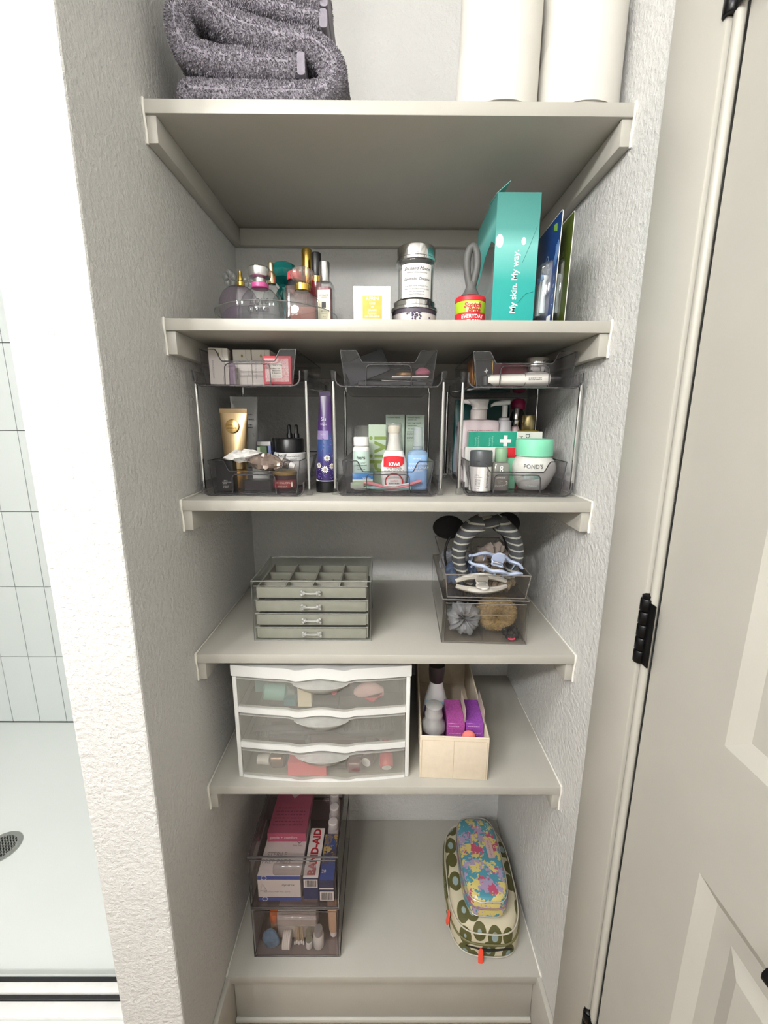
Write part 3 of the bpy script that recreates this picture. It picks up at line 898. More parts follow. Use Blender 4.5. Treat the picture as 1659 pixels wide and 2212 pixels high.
# left side: teal above, clear window below
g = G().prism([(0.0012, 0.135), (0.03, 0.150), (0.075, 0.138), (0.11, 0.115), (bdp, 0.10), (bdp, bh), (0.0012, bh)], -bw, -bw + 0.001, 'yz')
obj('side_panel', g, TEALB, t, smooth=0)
g = G().prism([(0.0012, 0.001), (bdp, 0.001), (bdp, 0.0995), (0.11, 0.1145), (0.075, 0.1375), (0.03, 0.1495), (0.0012, 0.1345)], -bw, -bw + 0.0006, 'yz')
obj('window', g, clear('#dfe9e7', 0.06), t, smooth=0)
obj('top_flap', G().box(-bw, bw, 0, 0.060, 0, 0.0008), mat('#4f9d95', 0.5), t, loc=(0, 0.003, bh), rot=(math.radians(8), 0, 0))
obj('side_flap', G().box(0, 0.03, 0, 0.10, 0, 0.0008), mat('#6da8a1', 0.5), t, loc=(-bw, 0.006, bh + 0.0009), rot=(0, math.radians(-40), 0))
o = lettering([('My skin. My way.', 0.0150, 0.078, 0.0035)], WHITEINK, t, (0, 0, 0), bold=0.02)
o.rotation_euler = (0, math.radians(-90), 0); o.location = (0.0035, 0, -0.004)
for (x, zz, rx, rz_) in ((0.012, 0.139, 0.0042, 0.0062), (-0.030, 0.139, 0.0065, 0.011)):
    g = G()
    g.add([(x + rx * math.cos(2 * math.pi * k / 20), -0.0005, zz + rz_ * math.sin(2 * math.pi * k / 20)) for k in range(20)], [tuple(range(20))])
    obj('printed_drop', g, mat('#d8efe9', 0.3), t, smooth=0)
for nm, pth in (('printed_stem', [(0.034, 0.163), (0.024, 0.135), (0.012, 0.105)]), ('printed_stem', [(0.034, 0.058), (0.022, 0.055), (0.008, 0.040)])):
    obj(nm, G().tube([(a, -0.0002, b) for a, b in pth], 0.0004, 5), mat('#2d7f78', 0.5), t)
PINKR = mat('#a86a76', 0.5)
obj('razor_head', G().loft([sup(0.012, 0.018, 18, 3, z, -0.018, 0.04) for z in (0.055, 0.060, 0.105, 0.122)]), PINKR, t, bevel=0.002)
obj('razor_handle', G().loft([sup(a, a * 1.3, 16, 2.2, z, -0.020, 0.04) for z, a in ((0.003, 0.010), (0.02, 0.012), (0.045, 0.008), (0.0545, 0.007))]), mat('#c9b7b4', 0.5), t)

# --- blister cards leaning by the wall
def blister(label, cardcol, x, y, lean, h, lines, top):
    t = thing('brush_head_pack', label, 'blister pack', (x, y, z2), rot=(0, lean, math.radians(-1.5)))
    dp = 0.125
    poly = []
    for (a, b) in rrect(dp, h, 0.006, 4, dp / 2, h / 2):
        poly.append((a, b))
    c = obj('card', G().prism(poly, -0.0005, 0.0005, 'yz'), cardcol, t, loc=(0, 0, 0.0006), smooth=0)
    obj('card_edge', G().tube([(0, a, b + 0.0006) for a, b in poly], 0.0008, 5, True), mat('#d9d8cf', 0.5), t)
    return t, c
NAVY = mat('#15356e', 0.35, var=0.15, vs=25)
OLIVE = mat('#4c5a1c', 0.35, var=0.2, vs=25)
tb, cb = blister('blue carded pack of brush heads leaning beside the teal carton', NAVY, 0.6655, 0.020, math.radians(1.2), 0.176, None, None)
o = lettering([('Oral', 0.020, 0, 0)], mat('#9fb9d8', 0.4), tb, (0, 0, 0), side='left')
o.location = (-0.0008, 0.050, 0.108); o.rotation_euler = (math.radians(55), 0, 0)
o = lettering([('CrossAction', 0.0085, 0, 0), ('clean', 0.006, 0.002, -0.010)], mat('#c8d6e8', 0.4), tb, (0, 0, 0), side='left')
o.location = (-0.0008, 0.072, 0.104); o.rotation_euler = (math.radians(60), 0, 0)
for k in range(4):
    pts = [(-0.0009, 0.030 + (0.016 + 0.004 * k) * math.cos(a), 0.118 + (0.016 + 0.004 * k) * math.sin(a)) for a in [math.radians(150 + 6 * j) for j in range(16)]]
    obj('printed_arc', G().tube(pts, 0.0004, 4), mat('#6f93c4', 0.4), cb)
obj('printed_leaf', G().prism([(0.018, 0.150), (0.034, 0.156), (0.036, 0.166), (0.022, 0.164)], -0.0011, -0.0006, 'yz'), mat('#6f9a3a', 0.5), cb)
obj('barcode_panel', G().box(-0.0010, -0.0006, 0.012, 0.030, 0.003, 0.016), PAPERW, cb)
lettering([('7', 0.008, 0, 0.030), ('8', 0.008, 0, 0.046), ('E', 0.008, 0, 0.062), ('L', 0.008, 0, 0.075)], WHITEINK, tb, (-0.0006, 0.010, 0), side='left')
BL = clear('#e9eeee', 0.06, '#e0e6e6', 1.6, 0.05)
g = G().loft([[(-0.0006, a, b) for a, b in rrect(0.075, 0.098, 0.008, 4, 0.062, 0.062)], [(-0.010, a, b) for a, b in rrect(0.070, 0.092, 0.008, 4, 0.062, 0.062)], [(-0.017, a, b) for a, b in rrect(0.060, 0.084, 0.008, 4, 0.062, 0.062)]], False, True)
obj('blister', g, BL, tb)
HEADM = mat('#e8ecec', 0.25, coat=0.4)
for k in range(3):
    y = 0.038 + 0.022 * k
    Mh = Matrix.Translation((-0.0080, y, 0))
    h = obj('brush_head', G().lathe([(0.0052, 0.024), (0.0055, 0.026), (0.0042, 0.060), (0.0034, 0.078), (0.006, 0.082), (0.006, 0.086), (0.001, 0.087)], 16, Mh), HEADM, tb)
    obj('bristles', G().lathe([(0.0050, 0.0), (0.0055, 0.007)], 14, Matrix.Translation((-0.0085, y, 0.083)) @ Matrix.Rotation(math.radians(-90), 4, 'Y')), mat('#5b86b8', 0.7), h)
tg, cgn = blister('olive green carded pack of brush heads nearest the side wall', OLIVE, 0.6865, 0.020, math.radians(0.8), 0.174, None, None)
obj('blister', G().loft([[(-0.0006, a, b) for a, b in rrect(0.075, 0.100, 0.008, 4, 0.062, 0.062)], [(-0.008, a, b) for a, b in rrect(0.072, 0.096, 0.008, 4, 0.062, 0.062)], [(-0.011, a, b) for a, b in rrect(0.066, 0.090, 0.008, 4, 0.062, 0.062)]], False, True), BL, tg)
for k in range(2):
    obj('brush_head', G().lathe([(0.004, 0.024), (0.0042, 0.06), (0.003, 0.078), (0.0045, 0.082), (0.0045, 0.088), (0.001, 0.089)], 14, Matrix.Translation((-0.0055, 0.034 + 0.026 * k, 0))), HEADM, tg)
lettering([('CARE', 0.012, 0, 0.120), ('soft', 0.008, 0, 0.105)], mat('#a9b66a', 0.5), tg, (-0.0006, 0.045, 0), side='left')
# ================================================================== THIRD SHELF: three two-tier organizers
z3 = ZS[2]
POST = mat('#cfcfcd', 0.14, 1.0, var=0.03)
def usled():
    """outer and inner outline of the up-curled tray, in xz"""
    out, inn = [], []
    hw, r, h, t = 0.100, 0.016, 0.028, 0.0026
    def side(off):
        pts = [(-hw + off, h)]
        for k in range(7):
            a = math.radians(180 + 90 * k / 6)
            pts.append((-hw + r + (r - off) * math.cos(a), r + (r - off) * math.sin(a)))
        for k in range(7):
            a = math.radians(270 + 90 * k / 6)
            pts.append((hw - r + (r - off) * math.cos(a), r + (r - off) * math.sin(a)))
        pts.append((hw - off, h))
        return pts
    return side(0), side(t)
def sled(parent, zb, name):
    o, i = usled()
    poly = o + list(reversed(i))
    n = len(o)
    g = G()
    rings = []
    for y in (0.0, 0.30):
        rings.append([(a, y, zb + b) for a, b in poly])
    g.loft(rings, False, False)
    for y0 in (0.0, 0.30):
        base = len(g.v)
        g.v += [Vector((a, y0, zb + b)) for a, b in poly]
        m = len(poly)
        for k in range(n - 1):
            g.f.append([base + k, base + k + 1, base + m - 2 - k, base + m - 1 - k])
    s = obj(name, g, SMOKE, parent)
    mid = [((a + c) / 2, (b + d) / 2) for (a, b), (c, d) in zip(o, i)]
    for y in (0.0, 0.30):
        obj('edge', G().tube([(a, y, zb + b) for a, b in mid], 0.0016, 6), SMOKEEDGE, s)
    return s
ORG = [(0.1215, 0.046, math.radians(-1.5)), (0.3830, 0.052, 0.0), (0.6380, 0.055, math.radians(-2.0))]
ORGL = ['two-tier clear organizer with chrome posts holding the small white cartons',
        'two-tier clear organizer with chrome posts holding the shoe whitener',
        'two-tier clear organizer with chrome posts holding the mint-lidded cream jar']
BINL = [('clear scooped bin of white cartons and a red soap box, upper tier', 'clear scooped bin under the gold tube and crumpled packets, lower tier'),
        ('clear scooped bin with dark palettes and papers, upper tier', 'clear scooped bin with shoe whitener and pink toothbrush, lower tier'),
        ('clear scooped bin with maroon box and lying white tube, upper tier', 'clear scooped bin with mint-lidded cream jar, lower tier')]
UP = 0.2055
def front_outline(wb, wt, H):
    def hw(z): return wb + (wt - wb) * z / H
    pts = [(-wb, 0.0), (wb, 0.0), (hw(H), H), (0.062, H)]
    for k in range(1, 8):
        t = k / 8
        s_ = t * t * (3 - 2 * t)
        pts.append((0.062 - 0.014 * t, H - 0.021 * s_))
    pts += [(0.048, H - 0.021), (-0.048, H - 0.021)]
    for k in range(1, 8):
        t = 1 - k / 8
        s_ = t * t * (3 - 2 * t)
        pts.append((-0.062 + 0.014 * t, H - 0.021 * s_))
    pts += [(-0.062, H), (-hw(H), H)]
    return pts
def scoop_bin(label, loc, rz):
    t = thing('storage_bin', label, 'bin', loc, rz, 'clear scooped bins of the organizers')
    wb, wt, H, y0, y1, th = 0.082, 0.090, 0.064, 0.014, 0.285, 0.002
    obj('bin_floor', G().box(-wb, wb, y0 + 0.004, y1, 0.0, th), SMOKE, t)
    g = G()
    for sx in (-1, 1):
        g = G()
        ring = [[(sx * wb, y, 0.0), (sx * wt, y, H), (sx * (wt - th), y, H), (sx * (wb - th), y, 0.0)] for y in (y0 + 0.0022, y1)]
        g.loft(ring)
        obj('bin_side', g, SMOKE, t)
    obj('bin_back', G().prism([(-wb, 0), (wb, 0), (wt, H), (-wt, H)], y1 + 0.0002, y1 + th), SMOKE, t)
    fo = front_outline(wb, wt, H)
    f = obj('bin_front', G().prism(fo, y0, y0 + th), SMOKE, t, smooth=30)
    obj('front_rim', G().tube([(a, y0 + 0.001, b) for a, b in fo], 0.0011, 6, True), SMOKEEDGE, f)
    obj('side_rim', G().tube([(wt - 0.001, y0, H), (wt - 0.001, y1, H), (-wt + 0.001, y1, H), (-wt + 0.001, y0, H)], 0.0011, 6), SMOKEEDGE, t)
    hp = [(-0.043, 0.001), (-0.042, 0.030)]
    for k in range(1, 6):
        a = math.radians(180 - 90 * k / 5); hp.append((-0.034 + 0.008 * math.cos(a), 0.030 + 0.008 * math.sin(a)))
    hp += [(-a, b) for a, b in reversed(hp)]
    obj('handle', G().tube([(a, y0 - 0.006, b) for a, b in hp], 0.0011, 6), SMOKEEDGE, f)
    obj('handle_shelf', G().box(-0.034, 0.034, y0 - 0.006, y0 - 0.0002, 0.0368, 0.0384), SMOKE, f)
    return t
for (cx, y0, rz), lab, bl in zip(ORG, ORGL, BINL):
    t = thing('two_tier_organizer', lab, 'organizer', (cx, y0, z3), rz, 'two-tier organizers')
    sled(t, 0.0005, 'lower_tray')
    sled(t, UP, 'upper_tray')
    for sx in (-1, 1):
        for y in (0.022, 0.278):
            p = obj('post', G().lathe([(0.0036, 0.012), (0.0036, UP - 0.001), (0.003, UP + 0.012)], 14, Matrix.Translation((sx * 0.1052, y, 0))), POST, t)
            obj('post_foot', G().lathe([(0.0068, 0.0003), (0.0072, 0.003), (0.0055, 0.006), (0.0050, 0.014)], 16, Matrix.Translation((sx * 0.1052, y, 0))), ACRYL, p)
            obj('post_cap', G().lathe([(0.0048, UP + 0.012), (0.0048, UP + 0.026), (0.0066, UP + 0.028), (0.0066, UP + 0.031), (0.004, UP + 0.0325)], 16, Matrix.Translation((sx * 0.1052, y, 0))), ACRYL, p)
    lo_ = scoop_bin(bl[1], (cx, y0, z3 + 0.0038), rz)
    up_ = scoop_bin(bl[0], (cx, y0, z3 + UP + 0.0032), rz)
    if cx > 0.6:          # this organizer is the wider model
        for o_ in (t, lo_, up_):
            o_.scale = (1.07, 1, 1)
ZL = z3 + 0.0062        # floor of the lower bins
ZU = z3 + UP + 0.0056   # floor of the upper bins

# ------------------------------------------------ generic packages
def carton(label, x, y, z, w, d, h, col, rz=0.0, cat='box', name='carton', group=None, rough=0.5, tilt=None):
    t = thing(name, label, cat, (x, y, z), rz, group, rot=tilt)
    m = col if not isinstance(col, str) else mat(col, rough, var=0.03)
    b = obj('carton_body', G().box(-w / 2, w / 2, 0, d, 0.0003, h), m, t, bevel=0.0007, seg=1)
    return t, b
def crimp_tube(t, w, h, d, m, zcap, name='tube_body', n=28):
    """squeeze tube standing on its cap: round at the cap, flat crimp on top"""
    rings = []
    for j in range(13):
        u = j / 12
        rx = w / 2 * (0.80 + 0.20 * u); ry = d / 2 * (1 - u ** 1.6) + 0.0009
        rings.append(sup(rx, ry, n, 2.0 + 2.0 * u, zcap + h * u))
    o = obj(name, G().loft(rings), m, t)
    obj('crimp', G().box(-w / 2, w / 2, -0.0010, 0.0010, zcap + h - 0.0005, zcap + h + 0.009), m, t, bevel=0.0004, seg=1)
    return o
def cap(t, r, z0, z1, m, name='cap', sy=1.0):
    return obj(name, G().lathe([(r * 0.97, z0), (r, z0 + 0.001), (r, z1 - 0.002), (r * 0.92, z1), (0.0005, z1 + 0.0002)], 30, sy=sy), m, t)

# ------------------------------------------------ upper bin: white cartons + red soap box
for i, (x, y, rz, lab) in enumerate([(0.0610, 0.078, 0.16, 'white carton with gold leaf mark, turned aside, standing apart from the pair'), (0.1000, 0.096, 0.0, 'white carton with gold leaf mark, middle of the three'), (0.1365, 0.096, 0.0, 'white carton with gold leaf mark, beside the red soap box')]):
    t, b = carton(lab, x, y, ZU, 0.0355, 0.060, 0.0665, '#e7e2d8', rz, group='white cartons in the organizer')
    lf = G().add([(0.0, -0.0002, 0.051), (0.0025, -0.0002, 0.0545), (0.0005, -0.0002, 0.0595), (-0.002, -0.0002, 0.0550)], [(0, 1, 2, 3)])
    obj('leaf_mark', lf, mat('#7a6a35', 0.4, 0.4), b, smooth=0)
    o = lettering([('AVOCADO SOAP', 0.0042, 0.024, 0.0)], mat('#8a8590', 0.6), b, (0, 0, 0)); o.rotation_euler = (0, math.radians(90), 0); o.location = (-0.0105, 0, 0.052)
    obj('print_line', G().tube([(0.0075, -0.0001, 0.0655), (0.0075, -0.0001, 0.052), (0.0105, -0.0001, 0.048), (0.0105, -0.0001, 0.020), (0.0075, -0.0001, 0.016), (0.0075, -0.0001, 0.002)], 0.0002, 4), GREYINK, b)
t, b = carton('red and white patterned soap box in front of the white cartons', 0.1735, 0.0685, ZU, 0.0530, 0.024, 0.0515, '#c0283c', 0.0, cat='soap box')
obj('patterned_panel', plate(-0.0225, 0.0215, 0.005, 0.0470, 0), patt('blotch', [(0.0, '#c0283c'), (0.45, '#efe6e0')], 330, 0.5), b, smooth=0)
lb = obj('label', plate(-0.0120, 0.0090, 0.012, 0.0385, -0.0003), mat('#efe9dc', 0.5), b)
lettering([('LONDON', 0.0050, -0.0015, 0.0345), ('Black tea', 0.0036, -0.0015, 0.0290), ('Bayscented', 0.0034, -0.0015, 0.0250), ('& Bergamot', 0.0034, -0.0015, 0.0210), ('LUXURY SOAP', 0.0028, -0.0015, 0.0155)], INK, lb, (0, -0.0006, 0))
t = thing('sachet', 'small lilac paper sachet tucked beside the turned white carton', 'sachet', (0.0855, 0.080, ZU), -0.1)
obj('pouch', G().loft([sup(0.006, 0.002, 16, 3, 0.0005), sup(0.0065, 0.005, 16, 2.5, 0.016), sup(0.0065, 0.0035, 16, 3, 0.032), sup(0.006, 0.001, 16, 4, 0.040)]), mat('#a995a8', 0.6), t)

# ------------------------------------------------ lower left bin
GOLDT = mat('#b89f79', 0.28, 0.85, var=0.06, vs=10)
t = thing('squeeze_tube', 'gold squeeze tube with a round embossed medallion, standing on its cap', 'tube', (0.0690, 0.118, ZL + 0.048))
t.location.z = ZL
cap(t, 0.021, 0.0005, 0.040, mat('#a87d3c', 0.3, 0.8))
crimp_tube(t, 0.056, 0.112, 0.042, GOLDT, 0.041)
md = obj('medallion', G().lathe([(0.0135, 0.0), (0.0135, 0.0008), (0.012, 0.0014), (0.0005, 0.0014)], 32, Matrix.Translation((0, -0.0130, 0.127)) @ Matrix.Rotation(math.radians(80), 4, 'X')), mat('#dcb878', 0.2, 0.9), t)
lettering([('Glow Skin', 0.0058, 0, 0.003, 0.3), ('BALANCE', 0.0042, 0, -0.004)], mat('#7d5a26', 0.4, 0.5), t, (0, -0.0158, 0.127))
t = thing('squeeze_tube', 'tall pale grey squeeze tube standing behind the gold tube', 'tube', (0.0640, 0.205, ZL))
cap(t, 0.020, 0.0005, 0.035, WHITE)
crimp_tube(t, 0.060, 0.145, 0.040, mat('#c9c9c7', 0.45), 0.036)
fine_print(t, 0.004, 0.026, [0.150, 0.140, 0.128, 0.122, 0.108, 0.104], -0.012, 0.0022)
t, b = carton('small lavender-blue carton with white top beside the gold tube', 0.1075, 0.190, ZL, 0.030, 0.030, 0.0930, '#8b93c8', 0.0)
obj('white_band', plate(-0.0148, 0.0148, 0.084, 0.0925, 0), PAPERW, b)
lettering([('EYE', 0.006, 0, 0.077), ('PERFECT 5', 0.0045, 0, 0.068)], INK, b, (0, 0, 0))
fine_print(b, -0.011, 0.011, [0.060, 0.056], 0, 0.0014, INK)
t, b = carton('narrow dark green carton standing in front of the lavender-blue one', 0.1180, 0.135, ZL + 0.0452, 0.020, 0.020, 0.040, '#4c6242', 0.15)
obj('pale_edge', plate(-0.0098, -0.004, 0.002, 0.038, 0), mat('#a9b39a', 0.5), b)
t, b = carton('white and green flat carton lying under the narrow green carton', 0.1150, 0.130, ZL, 0.036, 0.040, 0.0450, '#dfe0d8', 0.0)
obj('green_lid', G().box(-0.018, 0.018, 0.0, 0.02, 0.0451, 0.0458), mat('#5d6b55', 0.5), b)
t = thing('pump_bottle', 'blue-black bottle with ribbed cap behind the green carton', 'bottle', (0.1370, 0.190, ZL))
obj('bottle_body', G().lathe([(0.014, 0.0005), (0.016, 0.002), (0.016, 0.066), (0.012, 0.072)], 24), mat('#1c2350', 0.25), t)
cap(t, 0.0115, 0.0725, 0.100, BLACK)
for k, x in enumerate((0.1580, 0.1740)):
    t = thing('dropper_bottle', ['slim black dropper bottle with pointed cap beside the blue-black bottle', 'slim black dropper bottle with pointed cap beside the chrome post'][k], 'bottle', (x, 0.225, ZL), 0, 'slim black dropper bottles')
    obj('bottle_body', G().lathe([(0.0068, 0.0005), (0.0075, 0.002), (0.0075, 0.085), (0.006, 0.088)], 20), BLACK, t)
    obj('cap', G().lathe([(0.0068, 0.0885), (0.0068, 0.108), (0.0045, 0.112), (0.0042, 0.128), (0.002, 0.130)], 18), BLACK, t)
t = thing('cream_jar', 'wide white cream jar with black screw lid behind the crumpled packets', 'jar', (0.1700, 0.166, ZL))
obj('jar', G().lathe([(0.026, 0.0005), (0.031, 0.003), (0.0345, 0.030), (0.0345, 0.070), (0.033, 0.0715)], 40), WHITE, t)
obj('lid', G().lathe([(0.0300, 0.0718), (0.0305, 0.072), (0.0305, 0.099), (0.029, 0.101), (0.0005, 0.1012)], 40), BLACK, t)
lettering([('belif', 0.012, -0.010, 0.0655), ('Moisturizing Bomb', 0.0040, 0.013, 0.0648), ('The true cream - aqua bomb', 0.0034, 0.002, 0.0590), ('50ml', 0.0034, 0.013, 0.0475)], INK, t, (0, 0, 0), cyl=0.0350)
fine_print(t, -0.016, 0.022, [0.0530, 0.0430], 0, 0.0011, INK, 3, cyl=0.0350)
t, b = carton('glossy black carton with small white print at the front corner of the bin', 0.0600, 0.0705, ZL, 0.0335, 0.050, 0.0600, BLACK, 0.05)
lettering([('BALI', 0.0036, 0.001, 0.0210), ('INTENSE FIRM', 0.0028, 0.003, 0.0178), ('SERUM', 0.0028, -0.001, 0.0150), ('HYDRATE', 0.0026, 0.001, 0.0100), ('& TREAT', 0.0026, 0.0005, 0.0072)], WHITEINK, b, (0, 0, 0))
t = thing('balm_jar', 'dark red balm jar with a flat gold lid under the crumpled packets', 'jar', (0.1735, 0.0950, ZL))
obj('jar', G().lathe([(0.0225, 0.0005), (0.0235, 0.002), (0.0235, 0.031)], 36), mat('#3a0f14', 0.3), t)
lb = obj('label', cyl_patch(0.0235, -75, 75, 0.006, 0.022, 20), mat('#8e2b30', 0.45), t)
lettering([('NO KNUCKLES', 0.0056, 0.002, 0.0165), ('HAND BALM', 0.0035, -0.001, 0.0095)], mat('#e7d9c8', 0.5), lb, (0, 0, 0), cyl=0.0241)
obj('rabbit_mark', G().loft([sup(0.0018, 0.0004, 10, 2, 0.0085, 0.0165, -0.0178), sup(0.0024, 0.0004, 10, 2, 0.012, 0.0165, -0.0178), sup(0.0008, 0.0004, 10, 2, 0.0175, 0.0170, -0.0176)]), mat('#e7d9c8', 0.5), lb)
obj('lid', G().lathe([(0.0240, 0.0312), (0.0245, 0.032), (0.0245, 0.0365), (0.023, 0.038), (0.0005, 0.0382)], 36), mat('#b79a5e', 0.35, 0.7), t)
obj('dark_tin', G().box(-0.08, -0.027, -0.012, 0.02, 0.0005, 0.020), mat('#2a2224', 0.35), t)
def crumpled(name, label, cat, loc, L_, w, hgt, m, rz, seed, tilt=0.0):
    t = thing(name, label, cat, loc, rot=(0, tilt, rz))
    rings = []
    for j in range(15):
        u = j / 14
        x = (u - 0.5) * L_
        rx = w / 2 * (0.75 + 0.25 * math.sin(math.pi * u)); rz_ = hgt / 2 * max(0.08, math.sin(math.pi * min(1, u * 1.05)) ** 0.7)
        ring = []
        for k in range(22):
            a = 2 * math.pi * k / 22
            q = Vector((u * 6 + seed, math.cos(a) * 1.5, math.sin(a) * 1.5))
            d = 1 + 0.45 * mnoise.noise(q) + 0.38 * mnoise.noise(q * 2.7)
            ring.append((x, rx * math.cos(a) * d, hgt / 2 + rz_ * math.sin(a) * d))
        rings.append(ring)
    obj('wrapper', G().loft(rings), m, t, smooth=25)
    return t
crumpled('crumpled_tube', 'squeezed-flat white tube lying across the bin below the gold tube', 'tube', (0.0965, 0.082, ZL + 0.0600), 0.078, 0.022, 0.021, mat('#e4e2de', 0.4), math.radians(0), 2.0, math.radians(-8))
crumpled('foil_sachet', 'crumpled brown-grey foil sachet heaped over the balm jar', 'sachet', (0.1400, 0.084, ZL + 0.0385), 0.074, 0.032, 0.036, mat('#8c7c72', 0.3, 0.25, var=0.15, vs=40), math.radians(4), 7.0, math.radians(6))
t = thing('hand_cream_tube', 'small white hand cream tube with grey shoulder and white cap, lying tilted', 'tube', (0.1600, 0.102, ZL + 0.0560), rot=(0, math.radians(16), 0))
obj('tube_body', G().loft([[(x, a, b) for a, b in [(ry * math.cos(2 * math.pi * k / 22), rz_ * math.sin(2 * math.pi * k / 22)) for k in range(22)]] for x, ry, rz_ in ((-0.030, 0.012, 0.002), (-0.015, 0.012, 0.007), (0.004, 0.0115, 0.0110), (0.008, 0.0115, 0.0112))]), mat('#e4dcd8', 0.4), t)
obj('shoulder', G().lathe([(0.0112, 0.0), (0.0095, 0.013), (0.006, 0.0145)], 24, Matrix.Translation((0.0083, 0, 0)) @ Matrix.Rotation(math.radians(90), 4, 'Y')), mat('#77706b', 0.4), t)
obj('cap', G().lathe([(0.0065, 0.0), (0.0070, 0.002), (0.0055, 0.011), (0.0005, 0.0115)], 12, Matrix.Translation((0.0230, 0, 0)) @ Matrix.Rotation(math.radians(90), 4, 'Y')), WHITE, t, smooth=20)
lettering([('Seoul', 0.0055, -0.006, 0.002, 0.3)], mat('#b58f86', 0.5), t, (0, -0.0115, 0))

# ------------------------------------------------ lavender lotion tube between the organizers
t = thing('lotion_tube', 'tall purple lotion tube printed with daisies and lavender, standing on a black cap', 'tube', (0.2565, 0.112, z3), 0.05)
PURP = patt('grad', [(0.0, '#2b2150'), (0.22, '#3a2f6e'), (0.40, '#38548f'), (0.52, '#3a4f80'), (0.60, '#4c2f72'), (0.85, '#40245e'), (1.0, '#38204f')], rough=0.3)
cap(t, 0.0225, 0.0005, 0.0235, BLACK)
rings = []
for j in range(15):
    u = j / 14
    rx = 0.0215 - 0.0105 * u ** 1.3; ry = 0.0215 * (1 - u ** 1.5) + 0.001
    rings.append(sup(rx, ry, 30, 2.0, 0.0255 + 0.168 * u))
body = obj('tube_body', G().loft(rings), PURP, t)
obj('white_ring', G().lathe([(0.0218, 0.0238), (0.0220, 0.0255), (0.0216, 0.0275)], 30), WHITE, t)
obj('crimp', G().box(-0.0115, 0.0115, -0.001, 0.001, 0.1930, 0.2020), mat('#33204a', 0.35), t, bevel=0.0004, seg=1)
def tube_ring(z, k):
    u = (z - 0.0255) / 0.168
    rx = 0.0215 - 0.0105 * u ** 1.3; ry = 0.0215 * (1 - u ** 1.5) + 0.001
    return [(rx * k * math.sin(a), -ry * k * math.cos(a), z) for a in [math.radians(-75 + 95 * j / 12) for j in range(13)]]
obj('label', G().loft([tube_ring(z, 1.03) for z in (0.108, 0.114, 0.120, 0.125)], False, False, closed=False), mat('#8f7fae', 0.5), t)
lettering([('Sis', 0.0100, -0.003, 0.1480, 0.0), ('Night', 0.0060, -0.003, 0.1375), ('cream', 0.0060, -0.007, 0.1180), ('lotion', 0.0050, -0.006, 0.1120)], mat('#d9cfe8', 0.5), t, (0, 0.0025, 0), cyl=0.0168)
DAISY = mat('#f3f0e6', 0.5); DCORE = mat('#d9b24a', 0.5)
for k, (ax, zz, rr) in enumerate(((8, 0.0710, 0.0075), (-4, 0.0480, 0.0085), (34, 0.0545, 0.0070), (-38, 0.0560, 0.0068))):
    a = math.radians(ax); c = Vector((0.0222 * math.sin(a), -0.0222 * math.cos(a) + 0.0005, zz))
    tang = Vector((math.cos(a), math.sin(a), 0)); nrm = Vector((math.sin(a), -math.cos(a), 0)); up = Vector((0, 0, 1))
    g = G()
    for q in range(11):
        th = 2 * math.pi * q / 11
        d = tang * math.cos(th) + up * math.sin(th); s_ = tang * -math.sin(th) + up * math.cos(th)
        g.add([c + d * 0.2 * rr, c + d * 0.6 * rr + s_ * 0.16 * rr, c + d * rr, c + d * 0.6 * rr - s_ * 0.16 * rr], [(0, 1, 2, 3)])
    p = obj('daisy_print', g, DAISY, body, smooth=0); p['kind'] = 'stuff'
    obj('daisy_centre', G().ball(0.22 * rr, tuple(c), 10, 6), DCORE, p)
g = G(); rnd = random.Random(4)
for k in range(120):
    ax = rnd.uniform(-70, 70); zz = 0.030 + 0.085 * rnd.random() ** 1.4
    if abs(ax - 20) > 45 and zz > 0.06: continue
    a = math.radians(ax); rr = 0.0219 - 0.0105 * ((zz - 0.0255) / 0.168) ** 1.3 * 0.5
    c = Vector((rr * math.sin(a), -rr * math.cos(a), zz))
    g.ball(0.0011, tuple(c), 5, 3)
o = obj('lavender_print', g, mat('#7d62ad', 0.6), body); o['kind'] = 'stuff'

# ------------------------------------------------ middle organizer, upper bin
t, b = carton('dark grey flat case leaning diagonally in the bin', 0.3500, 0.110, ZU + 0.006, 0.085, 0.020, 0.045, '#33353a', 0.0, cat='case', tilt=(0, math.radians(-22), 0.1))
t.location = (0.348, 0.115, ZU + 0.017)
t, b = carton('flat black makeup palette lying at the back of the bin', 0.3890, 0.150, ZU, 0.110, 0.080, 0.018, BLACKM, 0.05, cat='palette')
t, b = carton('flat black notebook lying under the folded paper', 0.3900, 0.070, ZU, 0.130, 0.060, 0.007, '#2d2e30', 0.0, cat='notebook')
t = thing('paper_slip', 'folded white paper slips lying in the front of the bin', 'paper', (0.4200, 0.075, ZU + 0.0075))
obj('sheet', G().box(-0.050, 0.030, 0.0, 0.045, 0.0, 0.0006), PAPERW, t, rot=(0, math.radians(2), 0))
obj('sheet', G().box(-0.030, 0.040, 0.005, 0.045, 0.0090, 0.0105), PAPERW, t)
t = thing('compact', 'small round gold-brown compact lying on the paper slips', 'compact', (0.4150, 0.092, ZU + 0.0182))
obj('compact_body', G().lathe([(0.016, 0.0003), (0.017, 0.001), (0.017, 0.005), (0.016, 0.006), (0.0005, 0.0062)], 30), mat('#9a7a52', 0.3, 0.5), t)
t = thing('coin_pouch', 'pink and black speckled coin pouch beside the paper slips', 'pouch', (0.4500, 0.098, ZU + 0.0195))
obj('pouch', G().loft([sup(0.004, 0.004, 20, 2, 0.0), sup(0.014, 0.010, 20, 2, 0.003), sup(0.015, 0.011, 20, 2, 0.008), sup(0.009, 0.006, 20, 2, 0.014), sup(0.003, 0.002, 20, 2, 0.016)]), patt('blotch', [(0.0, '#c2607a'), (0.55, '#5a3540'), (0.75, '#d79aa8')], 500, 0.6), t)

